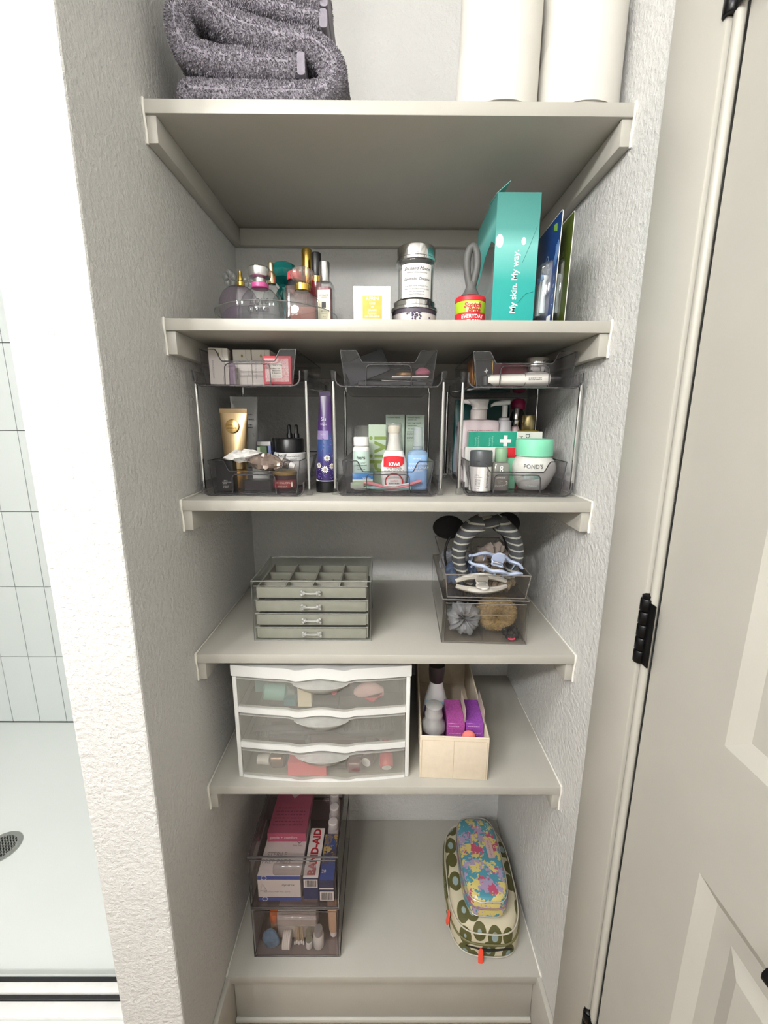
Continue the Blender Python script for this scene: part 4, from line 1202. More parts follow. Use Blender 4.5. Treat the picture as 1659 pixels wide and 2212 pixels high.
# ------------------------------------------------ middle organizer, lower bin
PALEG = '#b9cbb9'
t = thing('supplement_bottle', 'white pill bottle with a pale mint label beside the upright-lettered carton', 'bottle', (0.3290, 0.100, ZL))
obj('bottle_body', G().lathe([(0.015, 0.0005), (0.0165, 0.002), (0.0165, 0.084), (0.0145, 0.088), (0.0125, 0.089)], 32), WHITE, t)
lb = obj('label', cyl_patch(0.0165, -85, 85, 0.018, 0.080, 24), mat('#bcd3c8', 0.55), t)
obj('cap', G().lathe([(0.0150, 0.0895), (0.0155, 0.090), (0.0155, 0.105), (0.0145, 0.107), (0.0005, 0.1072)], 32), WHITE, t)
lettering([('hers', 0.0100, 0, 0.0665), ('hair regrowth', 0.0038, 0.002, 0.0510)], INK, lb, (0, 0, 0), cyl=0.0170, bold=0.02)
fine_print(lb, -0.007, 0.012, [0.0570, 0.0545, 0.0460, 0.0430, 0.0350], 0, 0.0009, INK, 2, cyl=0.0170)
t = thing('plastic_bag', 'crinkled clear plastic bag behind the white pill bottle', 'bag', (0.3320, 0.160, ZL))
rings = []
for j in range(9):
    u = j / 8
    rings.append([((0.017 * (1 + 0.3 * mnoise.noise(Vector((math.cos(a) * 2, math.sin(a) * 2, u * 4))))) * math.cos(a), 0.012 * (1 + 0.3 * mnoise.noise(Vector((math.cos(a) * 2, math.sin(a) * 2, u * 4 + 9)))) * math.sin(a), 0.001 + 0.128 * u) for a in [2 * math.pi * k / 20 for k in range(20)]])
obj('bag', G().loft(rings), clear('#e6e6e4', 0.10, '#d8d8d4', 1.5, 0.1), t, smooth=20)
t, b = carton('pale green carton with big olive lettering running up its side', 0.3610, 0.140, ZL, 0.0370, 0.037, 0.1315, '#b8c9b4', 0.0)
obj('band', plate(-0.0183, 0.0183, 0.004, 0.040, 0), mat('#a5bba2', 0.5), b)
o = lettering([('divi', 0.046, 0.0, 0.0)], mat('#7d9345', 0.5), b, (0, 0, 0), bold=0.012); o.rotation_euler = (0, math.radians(-90), 0); o.location = (0.003, 0, 0.070); o.scale = (1.25, 1, 1.25)
for i, (x, lab) in enumerate(((0.4005, 'tall pale green carton with small heading behind the shoe whitener'), (0.4450, 'tall pale green carton with bold heading behind the blue spray'))):
    t, b = carton(lab, x, 0.205, ZL, 0.0425, 0.040, 0.1530, '#aebfb0', 0.0, group='tall pale green cartons')
    lettering([('minoxidil topical', 0.0042, -0.004, 0.1470)] + ([('solution 2%', 0.0042, -0.007, 0.1420), ('hair regrowth', 0.0055, -0.002, 0.1350), ('treatment', 0.0055, -0.006, 0.1290), ('for women', 0.0042, -0.006, 0.1220)] if i else []), INK, b, (0, 0, 0))
    if i: fine_print(b, -0.018, 0.004, [0.115, 0.112, 0.109, 0.106, 0.103, 0.100, 0.097, 0.094], 0, 0.0012, GREYINK, 4)
t = thing('shoe_whitener', 'white shoe whitener bottle with red label and clear domed cap', 'bottle', (0.3955, 0.093, ZL), -0.05)
secs = [(0.0005, 0.022, 0.016), (0.003, 0.0235, 0.0175), (0.030, 0.0262, 0.0185), (0.055, 0.0255, 0.018), (0.074, 0.0205, 0.0165), (0.0795, 0.0185, 0.0155), (0.081, 0.0170, 0.015)]
wb_ = obj('bottle_body', G().loft([sup(a, b, 36, 2.5, z) for z, a, b in secs]), WHITE, t)
obj('neck', G().lathe([(0.0160, 0.0812), (0.0140, 0.086), (0.0115, 0.100), (0.0110, 0.115)], 28), WHITE, t)
obj('sponge', G().lathe([(0.0120, 0.1153), (0.0125, 0.117), (0.0125, 0.127), (0.010, 0.130), (0.0005, 0.1305)], 28), mat('#e4dccb', 0.9, bump=0.4, bs=800), t)
obj('clear_cap', G().lathe([(0.0178, 0.0815), (0.0168, 0.100), (0.0150, 0.128), (0.0138, 0.134), (0.0005, 0.1355)], 32), clear('#e8e8e6', 0.12, '#e8e6e2', 1.5, 0.06), t)
KR = mat('#c8262f', 0.4)
def fl(poly):  # flat print bent on the bottle front
    g = G(); vs = []
    for a, b in poly:
        k = 0.0262 - 0.0035 * max(0, (b - 0.055) / 0.02); yy = -0.0186 * (max(0.0, 1 - abs(a / max(k, 0.018)) ** 2.5)) ** 0.4
        vs.append((a, yy - 0.0006, b))
    return g.add(vs, [tuple(range(len(vs)))])
g = G()
for i in range(14):
    a0 = -0.0205 + 0.041 * i / 14; a1 = -0.0205 + 0.041 * (i + 1) / 14
    def top(a): return 0.0710 - 0.0025 * (a / 0.02) ** 2
    def bot(a): return 0.0492 if a < 0.011 else 0.0492 + 0.7 * (a - 0.011)
    g.add(fl([(a0, bot(a0)), (a1, bot(a1)), (a1, top(a1)), (a0, top(a0))]).v, [(0, 1, 2, 3)])
obj('red_label', g, KR, wb_, smooth=0)
lettering([('KIWI', 0.0095, 0.001, 0.0545, 0.0, 1.05)], WHITEINK, wb_, (0, -0.0198, 0), bold=0.04)
lettering([('WHITENER', 0.0062, 0.001, 0.0465), ('BLANCHISSANT', 0.0055, 0.001, 0.0410)], INK, wb_, (0, -0.0196, 0))
ring_ = [(0.001 + 0.017 * math.cos(a), -0.0190 + 0.0035 * abs(math.cos(a)) ** 2.5, 0.019 + 0.017 * math.sin(a)) for a in [math.radians(-25 + 230 * k / 30) for k in range(31)]]
obj('red_arc', G().tube(ring_, 0.0014, 6), KR, wb_)
lettering([('sneakers', 0.0046, 0.001, 0.0220, 0.3)], KR, wb_, (0, -0.0196, 0))
fine_print(wb_, -0.010, 0.013, [0.016, 0.0125, 0.009], -0.0194, 0.0016, GREYINK, 6)
t = thing('hand_spray', 'blue hand sanitizer spray bottle with a clear cap', 'spray bottle', (0.4435, 0.100, ZL))
obj('bottle_body', G().loft([sup(a, b, 32, 3.2, z) for z, a, b in ((0.0005, 0.0185, 0.0125), (0.002, 0.0205, 0.014), (0.074, 0.0208, 0.014), (0.080, 0.017, 0.012), (0.082, 0.010, 0.010))]), clear('#c5d8ee', 0.45, '#a9c8ea', 1.5, 0.05), t)
lb = obj('label', G().loft([[(a, b - 0.0003, z) for a, b, _ in sup(0.0206, 0.0141, 32, 3.2) if b < 0.002] for z in (0.004, 0.072)], False, False, closed=False), mat('#8fb6e3', 0.4), t)
lettering([('ANTI-BACTERIAL', 0.0048, 0.001, 0.0545), ('HAND SPRAY', 0.0070, 0.001, 0.0465)], WHITEINK, lb, (0, -0.0146, 0))
lettering([('CRISP', 0.0045, 0, 0.0205), ('COTTON', 0.0045, 0, 0.0150)], mat('#4a6c9c', 0.5), lb, (0, -0.0146, 0))
fine_print(lb, -0.010, 0.010, [0.064, 0.0405, 0.0385], -0.0144, 0.001, WHITEINK, 8)
obj('neck_ring', G().lathe([(0.0098, 0.0823), (0.0102, 0.083), (0.0102, 0.088), (0.009, 0.089)], 24), clear('#dfe8ee', 0.3, '#d9e2ea'), t)
obj('clear_cap', G().lathe([(0.0102, 0.0893), (0.0095, 0.110), (0.0085, 0.127), (0.0005, 0.1275)], 24), clear('#e9ecee', 0.25, '#dde2e6', 1.5, 0.08), t)
t = thing('wipes_packet', 'blue and green printed packet at the foot of the pill bottle', 'packet', (0.3330, 0.0770, ZL + 0.010), 0.1)
obj('packet', G().loft([sup(0.021, 0.0015, 20, 4, z) if z in (0.0005, 0.027) else sup(0.0205, 0.004, 20, 3, z) for z in (0.0005, 0.006, 0.014, 0.021, 0.027)]), patt('grad', [(0.0, '#7cc24a'), (0.35, '#8ccf5a'), (0.45, '#f0f2ee'), (0.55, '#1f6fb5'), (1.0, '#2a84c4')], rough=0.35), t, rot=(math.radians(-8), 0, 0))
lettering([('Vitalin', 0.0065, 0.007, 0.0165, 0.2)], WHITEINK, t, (0, -0.0048, 0))
t = thing('toothbrush', 'pink toothbrush with a white travel cover lying across the bin', 'toothbrush', (0.3870, 0.0740, ZL + 0.0115))
PK = mat('#d98a93', 0.35)
pts = [(-0.045, 0, 0.006), (-0.030, 0, 0.003), (-0.005, 0, -0.003), (0.022, 0, -0.002), (0.045, 0, 0.005), (0.062, 0, 0.011)]
obj('handle', G().tube([(v.x, 0, v.y) for v in smooth_path([(a, c) for a, b, c in pts], 5)], 0.0036, 10), PK, t)
obj('grip_inlay', G().tube([(-0.012, -0.0033, 0.001), (0.010, -0.0034, 0.0005), (0.040, -0.0030, 0.0055)], 0.0014, 6), WHITE, t)
obj('brush_neck', G().tube([(-0.045, 0, 0.006), (-0.058, 0, 0.004)], 0.0026, 8), PK, t)
obj('travel_cover', G().loft([[(x, a, b) for a, b in rrect(0.012, hh, 0.003, 3, 0, 0.001)] for x, hh in ((-0.078, 0.012), (-0.068, 0.016), (-0.052, 0.013))]), clear('#efefed', 0.35, '#e6e6e4'), t)
t = thing('file_stick', 'pale teal flat tube lying behind the pink toothbrush', 'tube', (0.3900, 0.0885, ZL))
obj('tube_body', G().loft([[(x, a, b) for a, b in rrect(0.014, hh, hh * 0.45, 4, 0, 0.007)] for x, hh in ((-0.058, 0.003), (-0.03, 0.009), (0.03, 0.012), (0.04, 0.010))], M=Matrix.Translation((0, -0.010, 0.001))), mat('#93b9b9', 0.4), t)

# ------------------------------------------------ right organizer, upper bin
t, b = carton('small black carton with thin gold frame in the upper bin', 0.5690, 0.102, ZU, 0.040, 0.040, 0.0535, BLACKM, 0.06, cat='box')
obj('gold_frame', G().tube([(-0.017, -0.0004, 0.004), (0.018, -0.0004, 0.004), (0.018, -0.0004, 0.050), (-0.017, -0.0004, 0.050)], 0.0005, 5, True), GOLD, b)
obj('side_band', G().box(-0.0215, -0.0201, 0.001, 0.039, 0.003, 0.052), mat('#a9784f', 0.4, 0.4), b)
obj('star_mark', G().add([(0.006, -0.0003, 0.026), (0.008, -0.0003, 0.030), (0.011, -0.0003, 0.033), (0.008, -0.0003, 0.0315), (0.006, -0.0003, 0.036), (0.0045, -0.0003, 0.031), (0.001, -0.0003, 0.030), (0.0045, -0.0003, 0.0285)], [tuple(range(8))]), WHITEINK, b, smooth=0)
t, b = carton('maroon carton lying behind the white tube in the upper bin', 0.6300, 0.125, ZU, 0.072, 0.060, 0.0480, '#7a1f33', 0.0)
lettering([('LANEIGE', 0.0062, -0.002, 0.021, 0.0, 1.1)], mat('#d98a93', 0.5), b, (0, 0, 0))
t = thing('cosmetic_jar', 'small cosmetic jar with a shiny silver lid behind the white tube', 'jar', (0.6745, 0.108, ZU))
obj('jar', G().lathe([(0.021, 0.0005), (0.0225, 0.002), (0.0225, 0.028)], 36), mat('#e6e2dd', 0.3), t)
obj('lid', G().lathe([(0.0228, 0.0283), (0.0232, 0.029), (0.0232, 0.052), (0.0215, 0.055), (0.0005, 0.0552)], 40), CHROME, t)
t = thing('cream_tube', 'white squeeze tube with black cap lying across the upper bin', 'tube', (0.6300, 0.0800, ZU + 0.012), rot=(0, math.radians(-1), math.radians(-2)))
obj('tube_body', G().loft([[(x, ry * math.cos(2 * math.pi * k / 24), rz_ * math.sin(2 * math.pi * k / 24)) for k in range(24)] for x, ry, rz_ in ((-0.058, 0.014, 0.0100), (-0.02, 0.0130, 0.0110), (0.03, 0.0120, 0.0118), (0.056, 0.0118, 0.0118), (0.060, 0.010, 0.0100))]), mat('#e9e6df', 0.35), t)
obj('cap', G().lathe([(0.0095, 0.0), (0.0100, 0.001), (0.0100, 0.020), (0.0005, 0.021)], 24, Matrix.Translation((0.0603, 0, 0)) @ Matrix.Rotation(math.radians(90), 4, 'Y')), BLACK, t)
obj('print_band', G().lathe([(0.0122, 0.0), (0.0122, 0.0012)], 24, Matrix.Translation((0.012, 0, 0)) @ Matrix.Rotation(math.radians(90), 4, 'Y')), GREYINK, t)
fine_print(t, 0.018, 0.050, [0.001, -0.002], -0.0122, 0.0012, GREYINK, 3)
t = thing('small_bottle', 'short black bottle lying at the corner of the upper bin', 'bottle', (0.5720, 0.0835, ZU + 0.0005))
obj('bottle_body', G().lathe([(0.012, 0.0), (0.013, 0.001), (0.013, 0.017), (0.011, 0.019), (0.0005, 0.0192)], 28), BLACK, t)

# ------------------------------------------------ right organizer, lower bin
t = thing('exfoliant_bottle', 'white bottle with a dark grey cap standing at the front corner of the bin', 'bottle', (0.5715, 0.0930, ZL))
obj('bottle_body', G().lathe([(0.0205, 0.0005), (0.0220, 0.002), (0.0220, 0.050)], 36), mat('#ebe9e4', 0.4), t)
obj('cap', G().lathe([(0.0220, 0.0503), (0.0224, 0.051), (0.0224, 0.078), (0.021, 0.0815), (0.0005, 0.0818)], 36), mat('#4a4d50', 0.4), t)
o = lettering([('dermalogica', 0.0072, 0, 0.0)], INK, t, (0, 0, 0)); o.rotation_euler = (0, math.radians(-90), 0); o.location = (0.0090, -0.0207, 0.0245)
lettering([('daily', 0.0036, -0.011, 0.034), ('microfoliant', 0.0034, -0.009, 0.030)], GREYINK, t, (0, 0, 0), cyl=0.0223)
fine_print(t, -0.015, -0.003, [0.024, 0.022, 0.020, 0.017, 0.015, 0.012, 0.007], 0, 0.0008, GREYINK, 5, cyl=0.0223)
t = thing('toner_bottle', 'clear grey bottle with a sage green cap beside the white bottle', 'bottle', (0.6130, 0.0985, ZL))
obj('bottle_body', G().loft([sup(a, a * 0.75, 30, 4.0, z) for z, a in ((0.0005, 0.0155), (0.002, 0.0170), (0.054, 0.0170), (0.057, 0.0150), (0.0585, 0.011))]), clear('#d9d8d2', 0.35, '#c3c2ba', 1.5, 0.05), t)
obj('toner', G().loft([sup(0.0145, 0.0105, 24, 4.0, z) for z in (0.003, 0.028)]), liquid('#cbb7ae', 0.5), t)
obj('cap', G().lathe([(0.0118, 0.0588), (0.0123, 0.0595), (0.0123, 0.085), (0.0115, 0.0865), (0.0005, 0.0868)], 30), mat('#86a988', 0.45), t)
lettering([('8', 0.020, -0.001, 0.044, 0.0, 0.75), ('3', 0.011, 0.011, 0.016)], WHITEINK, t, (0, -0.0130, 0))
lettering([('CLINIQUE', 0.0044, -0.002, 0.0275), ('clarifying', 0.0030, -0.003, 0.0210), ('lotion', 0.0030, -0.003, 0.0170)], WHITEINK, t, (0, -0.0130, 0))
fine_print(t, -0.012, 0.008, [0.012, 0.009], -0.0129, 0.0009, WHITEINK, 2)
t, b = carton('flat mint green packet standing behind the sage-capped bottle', 0.6330, 0.1150, ZL, 0.036, 0.008, 0.0650, '#7ec7a2', 0.1)
o = lettering([('micellar', 0.006, 0, 0)], mat('#4f9c78', 0.5), b, (0, 0, 0)); o.rotation_euler = (0, math.radians(-90), 0); o.location = (0.010, 0, 0.03)
t = thing('cold_cream_jar', 'big round white cream jar with mint green lid', 'jar', (0.6865, 0.1180, ZL), 0.0)
t.scale = (0.93, 0.93, 1.0)
jar = obj('jar', G().lathe([(0.026, 0.0005), (0.031, 0.003), (0.040, 0.018), (0.0485, 0.038), (0.0490, 0.048), (0.0460, 0.058), (0.0385, 0.0665), (0.0365, 0.069)], 48), clear('#eeece6', 0.82, '#e6e5df', 1.4, 0.15), t)
obj('cream', G().lathe([(0.024, 0.003), (0.029, 0.005), (0.037, 0.019), (0.0452, 0.038), (0.0455, 0.047), (0.042, 0.056), (0.0005, 0.057)], 36), mat('#eceae4', 0.6), t)
obj('lid', G().lathe([(0.0385, 0.0693), (0.0398, 0.0703), (0.0405, 0.100), (0.0385, 0.104), (0.036, 0.1032), (0.033, 0.1022), (0.0005, 0.1020)], 48), mat('#7fd3ae', 0.45), t)
def jar_r(z): return 0.031 + (0.0485 - 0.031) * (z - 0.003) / 0.035
def jar_print(lines, m, zref, slope):
    o = lettering(lines, m, jar, (0, 0, 0), cyl=0.047)
    return o
lettering([("POND'S", 0.0115, -0.016, 0.0510)], mat('#3f4644', 0.5), jar, (0, 0, 0), cyl=0.0500)
obj('grey_band', cyl_patch(0.0478, -40, -8, 0.0415, 0.0465, 10), mat('#8f9694', 0.5), jar)
g = cyl_patch(0.0, -45, 5, 0, 1, 10)
rings = []
for i in range(11):
    a = math.radians(-42 + 42 * i / 10)
    rings.append([((r_ + 0.0008) * math.sin(a), -(r_ + 0.0008) * math.cos(a), z) for r_, z in ((0.0345, 0.010), (0.0400, 0.0205), (0.0435, 0.0275), (0.0470, 0.035))])
obj('mint_label', G().loft(rings, False, False, closed=False), patt('blotch', [(0.0, '#cfe4de'), (0.5, '#a9d6cb'), (0.8, '#e4efea')], 70, 0.5), jar)
t, b = carton('white carton with a red end panel standing behind the jars', 0.6055, 0.1335, ZL, 0.118, 0.014, 0.0860, '#e9e7e2', 0.0)
obj('red_panel', plate(0.020, 0.0585, 0.001, 0.0855, 0), mat('#d0212d', 0.45), b)
o = lettering([('RETIN', 0.0105, 0, 0)], INK, b, (0, 0, 0)); o.rotation_euler = (0, math.radians(90), 0); o.location = (-0.006, 0, 0.066)
o = lettering([('Tretin', 0.006, 0, 0), ('0.1%', 0.0050, 0, -0.022)], INK, b, (0, 0, 0)); o.rotation_euler = (0, math.radians(90), 0); o.location = (-0.021, 0, 0.072)
t, b = carton('green and white carton with a white cross standing behind the red-ended one', 0.6370, 0.1600, ZL, 0.158, 0.022, 0.1180, '#e7e5df', math.radians(-2))
GP = mat('#1d9c82', 0.45)
obj('green_panel', plate(-0.0788, 0.024, 0.001, 0.1175, 0), GP, b)
obj('white_cross', G().prism([(-0.0115, 0.0945), (-0.0035, 0.0945), (-0.0035, 0.0865), (0.0045, 0.0865), (0.0045, 0.0945), (0.0125, 0.0945), (0.0125, 0.1020), (0.0045, 0.1020), (0.0045, 0.1100), (-0.0035, 0.1100), (-0.0035, 0.1020), (-0.0115, 0.1020)], -0.0007, -0.0003), WHITEINK, b, smooth=0)
for x in (-0.060, -0.030):
    o = lettering([('Ingredients care', 0.0050, 0, 0.003), ('hydrating line', 0.0050, 0, -0.003)], mat('#9ad6c6', 0.5), b, (0, -0.0003, 0)); o.rotation_euler = (0, math.radians(90), 0); o.location = (x, 0, 0.092)
o = lettering([('MICELLAR', 0.0115, 0, 0)], INK, b, (0, 0, 0)); o.rotation_euler = (0, math.radians(90), 0); o.location = (0.0330, 0, 0.084)
o = lettering([('DR A', 0.0125, 0, 0)], INK, b, (0, 0, 0)); o.rotation_euler = (0, math.radians(90), 0); o.location = (0.0470, 0, 0.099)
t = thing('lotion_pump', 'pale pink squared lotion bottle with a wide white pump', 'pump bottle', (0.5905, 0.222, ZL))
obj('bottle_body', G().loft([sup(a, b, 36, 6.0, z) for z, a, b in ((0.0005, 0.0425, 0.024), (0.003, 0.0445, 0.026), (0.136, 0.0445, 0.026), (0.1415, 0.0400, 0.023), (0.143, 0.018, 0.016))]), mat('#dccdd0', 0.4), t)
lettering([('CITRUS & BERGAMOT', 0.0058, 0.0, 0.118)], mat('#b5485c', 0.5), t, (0, -0.0262, 0))
lettering([('HAND LOTION - MAINS SOIN', 0.0036, 0.0, 0.108)], mat('#a98f98', 0.5), t, (0, -0.0262, 0))
obj('collar', G().lathe([(0.0185, 0.1433), (0.0185, 0.164), (0.017, 0.1655)], 30), mat('#dfd5d2', 0.4), t)
obj('pump_head', G().loft([sup(a, b, 28, 3.0, z, dx) for z, a, b, dx in ((0.166, 0.0180, 0.0165, 0.002), (0.172, 0.0170, 0.0160, 0.002), (0.178, 0.0200, 0.016, 0.000), (0.1855, 0.0245, 0.0160, -0.0030), (0.1875, 0.0235, 0.015, -0.003))]), mat('#e6dfdc', 0.4), t)
obj('spout', G().tube([(-0.020, 0, 0.182), (-0.036, -0.002, 0.183), (-0.041, -0.002, 0.180)], [0.006, 0.0045, 0.004], 12), mat('#e6dfdc', 0.4), t)
t = thing('foam_pump', 'clear bottle with pale grey collar and slim white pump spout', 'pump bottle', (0.6490, 0.2200, ZL))
obj('bottle_body', G().lathe([(0.019, 0.0005), (0.021, 0.002), (0.021, 0.098), (0.018, 0.108), (0.0145, 0.112)], 32), clear('#b9b4b6', 0.2, '#8d888c', 1.5, 0.04), t)
obj('collar', G().lathe([(0.0165, 0.1123), (0.0172, 0.113), (0.0160, 0.140), (0.0120, 0.142), (0.0118, 0.147), (0.006, 0.148)], 32), mat('#cfcdd0', 0.4), t)
obj('stem', G().lathe([(0.0065, 0.1483), (0.0062, 0.175)], 20), WHITE, t)
obj('spout', G().loft([[(x, a, b) for a, b in rrect(w_, hh, hh * 0.4, 4, 0, zc)] for x, w_, hh, zc in ((-0.032, 0.008, 0.006, 0.1740), (-0.024, 0.010, 0.009, 0.1785), (0.0, 0.014, 0.012, 0.1815), (0.010, 0.013, 0.011, 0.1820))]), WHITE, t)
t = thing('mist_bottle', 'slim clear mist bottle with a silver sprayer', 'spray bottle', (0.6790, 0.2320, ZL))
obj('bottle_body', G().lathe([(0.0125, 0.0005), (0.0135, 0.002), (0.0135, 0.090), (0.0125, 0.112), (0.008, 0.128)], 26), mat('#c9b3b2', 0.3), t)
obj('sprayer', G().lathe([(0.0080, 0.1283), (0.0085, 0.129), (0.0085, 0.142), (0.0066, 0.144), (0.0066, 0.168), (0.0055, 0.170), (0.0005, 0.1702)], 24), CHROME, t)
t = thing('gold_cap_bottle', 'dark bottle with a ribbed pale gold cylinder cap', 'bottle', (0.7050, 0.2230, ZL))
obj('bottle_body', G().loft([sup(a, b, 28, 5.0, z) for z, a, b in ((0.0005, 0.022, 0.014), (0.002, 0.0235, 0.016), (0.118, 0.0235, 0.016), (0.1205, 0.020, 0.014))]), mat('#8b7a3a', 0.3, 0.3), t)
obj('cap', G().lathe([(0.0140, 0.1208), (0.0145, 0.1215), (0.0145, 0.152), (0.0135, 0.154), (0.0005, 0.1545)], 40), mat('#b7a878', 0.3, 0.9), t)
t = thing('pink_cap_bottle', 'clear sloping bottle with a magenta cap at the back of the bin', 'bottle', (0.6990, 0.2850, ZL))
obj('bottle_body', G().lathe([(0.022, 0.0005), (0.024, 0.002), (0.024, 0.120), (0.015, 0.160), (0.0105, 0.168)], 30), clear('#a9a6a8', 0.2, '#6d696c', 1.5, 0.04), t)
obj('cap', G().lathe([(0.0155, 0.1683), (0.0165, 0.170), (0.0165, 0.184), (0.0125, 0.192), (0.0005, 0.194)], 30), mat('#a8285c', 0.4), t)
t = thing('refill_pouch', 'dark teal refill pouch standing at the back of the bin', 'pouch', (0.6150, 0.3000, ZL))
obj('pouch', G().loft([sup(0.066, 0.016, 36, 5, 0.0005), sup(0.068, 0.018, 36, 4, 0.03), sup(0.068, 0.014, 36, 4, 0.10), sup(0.067, 0.005, 36, 6, 0.165), sup(0.066, 0.001, 36, 8, 0.190)]), mat('#1f5b57', 0.35), t)
obj('heat_seal', G().tube([(-0.062, -0.0025, 0.180), (0.062, -0.0025, 0.180)], 0.0008, 5), mat('#123f3d', 0.4), t)
t = thing('serum_tube', 'pale blue-grey flat tube leaning at the side of the bin', 'tube', (0.5570, 0.2720, ZL), 0.9)
crimp_tube(t, 0.034, 0.100, 0.022, mat('#8c9aa6', 0.4), 0.018)
cap(t, 0.0115, 0.0005, 0.0172, mat('#2f3640', 0.4))
# ================================================================== FOURTH SHELF
z4 = ZS[3]
VELVET = mat('#a9a69d', 0.9, var=0.06, vs=60, bump=0.2, bs=900, bd=0.0005)
JA = clear('#f6f7f5', 0.012, '#d8d8d4', 1.42, 0.03, 1.0, 0.85)
JE = clear('#b9bab6', 0.35, '#e2e2de', 1.7, 0.04)
t = thing('jewelry_box', 'clear acrylic jewellery box with four grey-lined drawers', 'jewelry box', (0.226, 0.056, z4))
jw, jd, jh = 0.123, 0.160, 0.133
g = G()
case = None
for nm, b in (('case_side', (-jw, -jw + 0.003, 0.0, jd, 0.0005, jh)), ('case_side', (jw - 0.003, jw, 0.0, jd, 0.0005, jh)), ('case_back', (-jw + 0.0032, jw - 0.0032, jd - 0.003, jd, 0.0005, jh)), ('case_top', (-jw + 0.0032, jw - 0.0032, 0.0, jd - 0.0032, jh - 0.003, jh)), ('case_floor', (-jw + 0.0032, jw - 0.0032, 0.0, jd - 0.0032, 0.0005, 0.0035))):
    obj(nm, G().box(*b), JA, t)
er = 0.0013
for pth in ([(-jw, 0, 0.001), (jw, 0, 0.001), (jw, 0, jh), (-jw, 0, jh)], [(-jw, jd, 0.001), (jw, jd, 0.001), (jw, jd, jh), (-jw, jd, jh)]):
    obj('edge', G().tube(pth, er, 6, True), JE, t)
for sx in (-1, 1):
    obj('edge', G().tube([(sx * jw, 0, jh), (sx * jw, jd, jh)], er, 6), JE, t)
ph = 0.0305
for k in range(4):
    zb = 0.004 + k * ph
    d = obj('drawer', G().box(-jw + 0.005, jw - 0.005, -0.003, -0.0005, zb, zb + ph - 0.003), JA, t)
    obj('drawer_lining', G().box(-jw + 0.010, jw - 0.010, 0.0005, 0.004, zb + 0.001, zb + ph - 0.0065), VELVET, d, bevel=0.001)
    if k < 3:
        obj('drawer_liner_floor', G().box(-jw + 0.010, jw - 0.010, 0.0045, jd - 0.008, zb + 0.001, zb + 0.004), VELVET, d)
        obj('drawer_liner_wall', G().box(-jw + 0.006, -jw + 0.0095, 0.0045, jd - 0.008, zb + 0.001, zb + ph - 0.007), VELVET, d)
        obj('drawer_liner_wall', G().box(jw - 0.0095, jw - 0.006, 0.0045, jd - 0.008, zb + 0.001, zb + ph - 0.007), VELVET, d)
    hg = G()
    zc = zb + ph * 0.5 - 0.001
    for sx in (-1, 1):
        hg.ball(0.0050, (sx * 0.014, -0.0065, zc), 12, 8)
        hg.ball(0.0036, (sx * 0.018, -0.0070, zc + 0.0035), 8, 6)
        hg.ball(0.0036, (sx * 0.018, -0.0070, zc - 0.0035), 8, 6)
    hg.tube([(-0.014, -0.008, zc), (0.0, -0.0095, zc), (0.014, -0.008, zc)], 0.0022, 8)
    obj('handle', hg, clear('#dcdcd8', 0.3, '#efefec', 1.8, 0.03, 1.0, 0.5), d)
    obj('drawer_edge', G().tube([(-jw + 0.005, -0.0018, zb + ph - 0.0030), (jw - 0.005, -0.0018, zb + ph - 0.0030)], 0.0010, 6), JE, d)
# ring-tray dividers of the top drawer, seen through the lid
zb = 0.004 + 3 * ph
dv = obj('divider_floor', G().box(-jw + 0.009, jw - 0.009, 0.006, jd - 0.006, zb + 0.0005, zb + 0.003), VELVET, t)
for i in range(5):
    x = -jw + 0.010 + i * (2 * jw - 0.020) / 4
    obj('divider', G().box(x - 0.0016, x + 0.0016, 0.006, jd - 0.006, zb + 0.0032, zb + 0.022), VELVET, dv)
for j in range(4):
    y = 0.0065 + j * (jd - 0.0130) / 3
    obj('divider', G().box(-jw + 0.0117, jw - 0.0117, y - 0.0010, y + 0.0010, zb + 0.0032, zb + 0.0185), VELVET, dv)
for i, (x, y) in enumerate(((-0.080, 0.085), (-0.062, 0.070), (-0.030, 0.088), (-0.024, 0.075), (-0.008, 0.082), (0.036, 0.085), (0.052, 0.080), (0.085, 0.072))):
    e = thing('stud_earring', 'tiny silver stud earring lying in the jewellery box divider tray', 'earring', (0.226 + x, 0.056 + y, z4 + zb + 0.0031), 0, 'stud earrings in the divider tray')
    obj('stud', G().ball(0.0030, (0, 0, 0.0031), 10, 8), CHROME, e)
    obj('pin', G().tube([(0.002, 0, 0.0031), (0.009, 0.002, 0.0012)], 0.0006, 6), CHROME, e)

# ------------------------------------------------ hair accessory drawers
HA = clear('#f7f6f5', 0.010, '#cfc9c2', 1.42, 0.03, 1.0, 0.88)
HE = clear('#9a938c', 0.3, '#cfc8c0', 1.8, 0.04)
def clear_case(t, w, d, h, m, e, th=0.003, lid=True, er=0.0015):
    obj('case_side', G().box(-w / 2, -w / 2 + th, 0, d, 0.0005, h), m, t)
    obj('case_side', G().box(w / 2 - th, w / 2, 0, d, 0.0005, h), m, t)
    obj('case_floor', G().box(-w / 2 + th + 0.0002, w / 2 - th - 0.0002, 0, d - th, 0.0005, th), m, t)
    obj('case_back', G().box(-w / 2 + th + 0.0002, w / 2 - th - 0.0002, d - th, d, 0.0005, h), m, t)
    if lid: obj('case_top', G().box(-w / 2 + th + 0.0002, w / 2 - th - 0.0002, 0, d - th - 0.0002, h - th, h), m, t)
    for y in (0.0, d):
        obj('edge', G().tube([(-w / 2, y, 0.0015), (w / 2, y, 0.0015), (w / 2, y, h), (-w / 2, y, h)], er, 6, True), e, t)
    for sx in (-1, 1):
        for z in (0.0015, h):
            obj('edge', G().tube([(sx * w / 2, 0, z), (sx * w / 2, d, z)], 0.0013, 6), e, t)
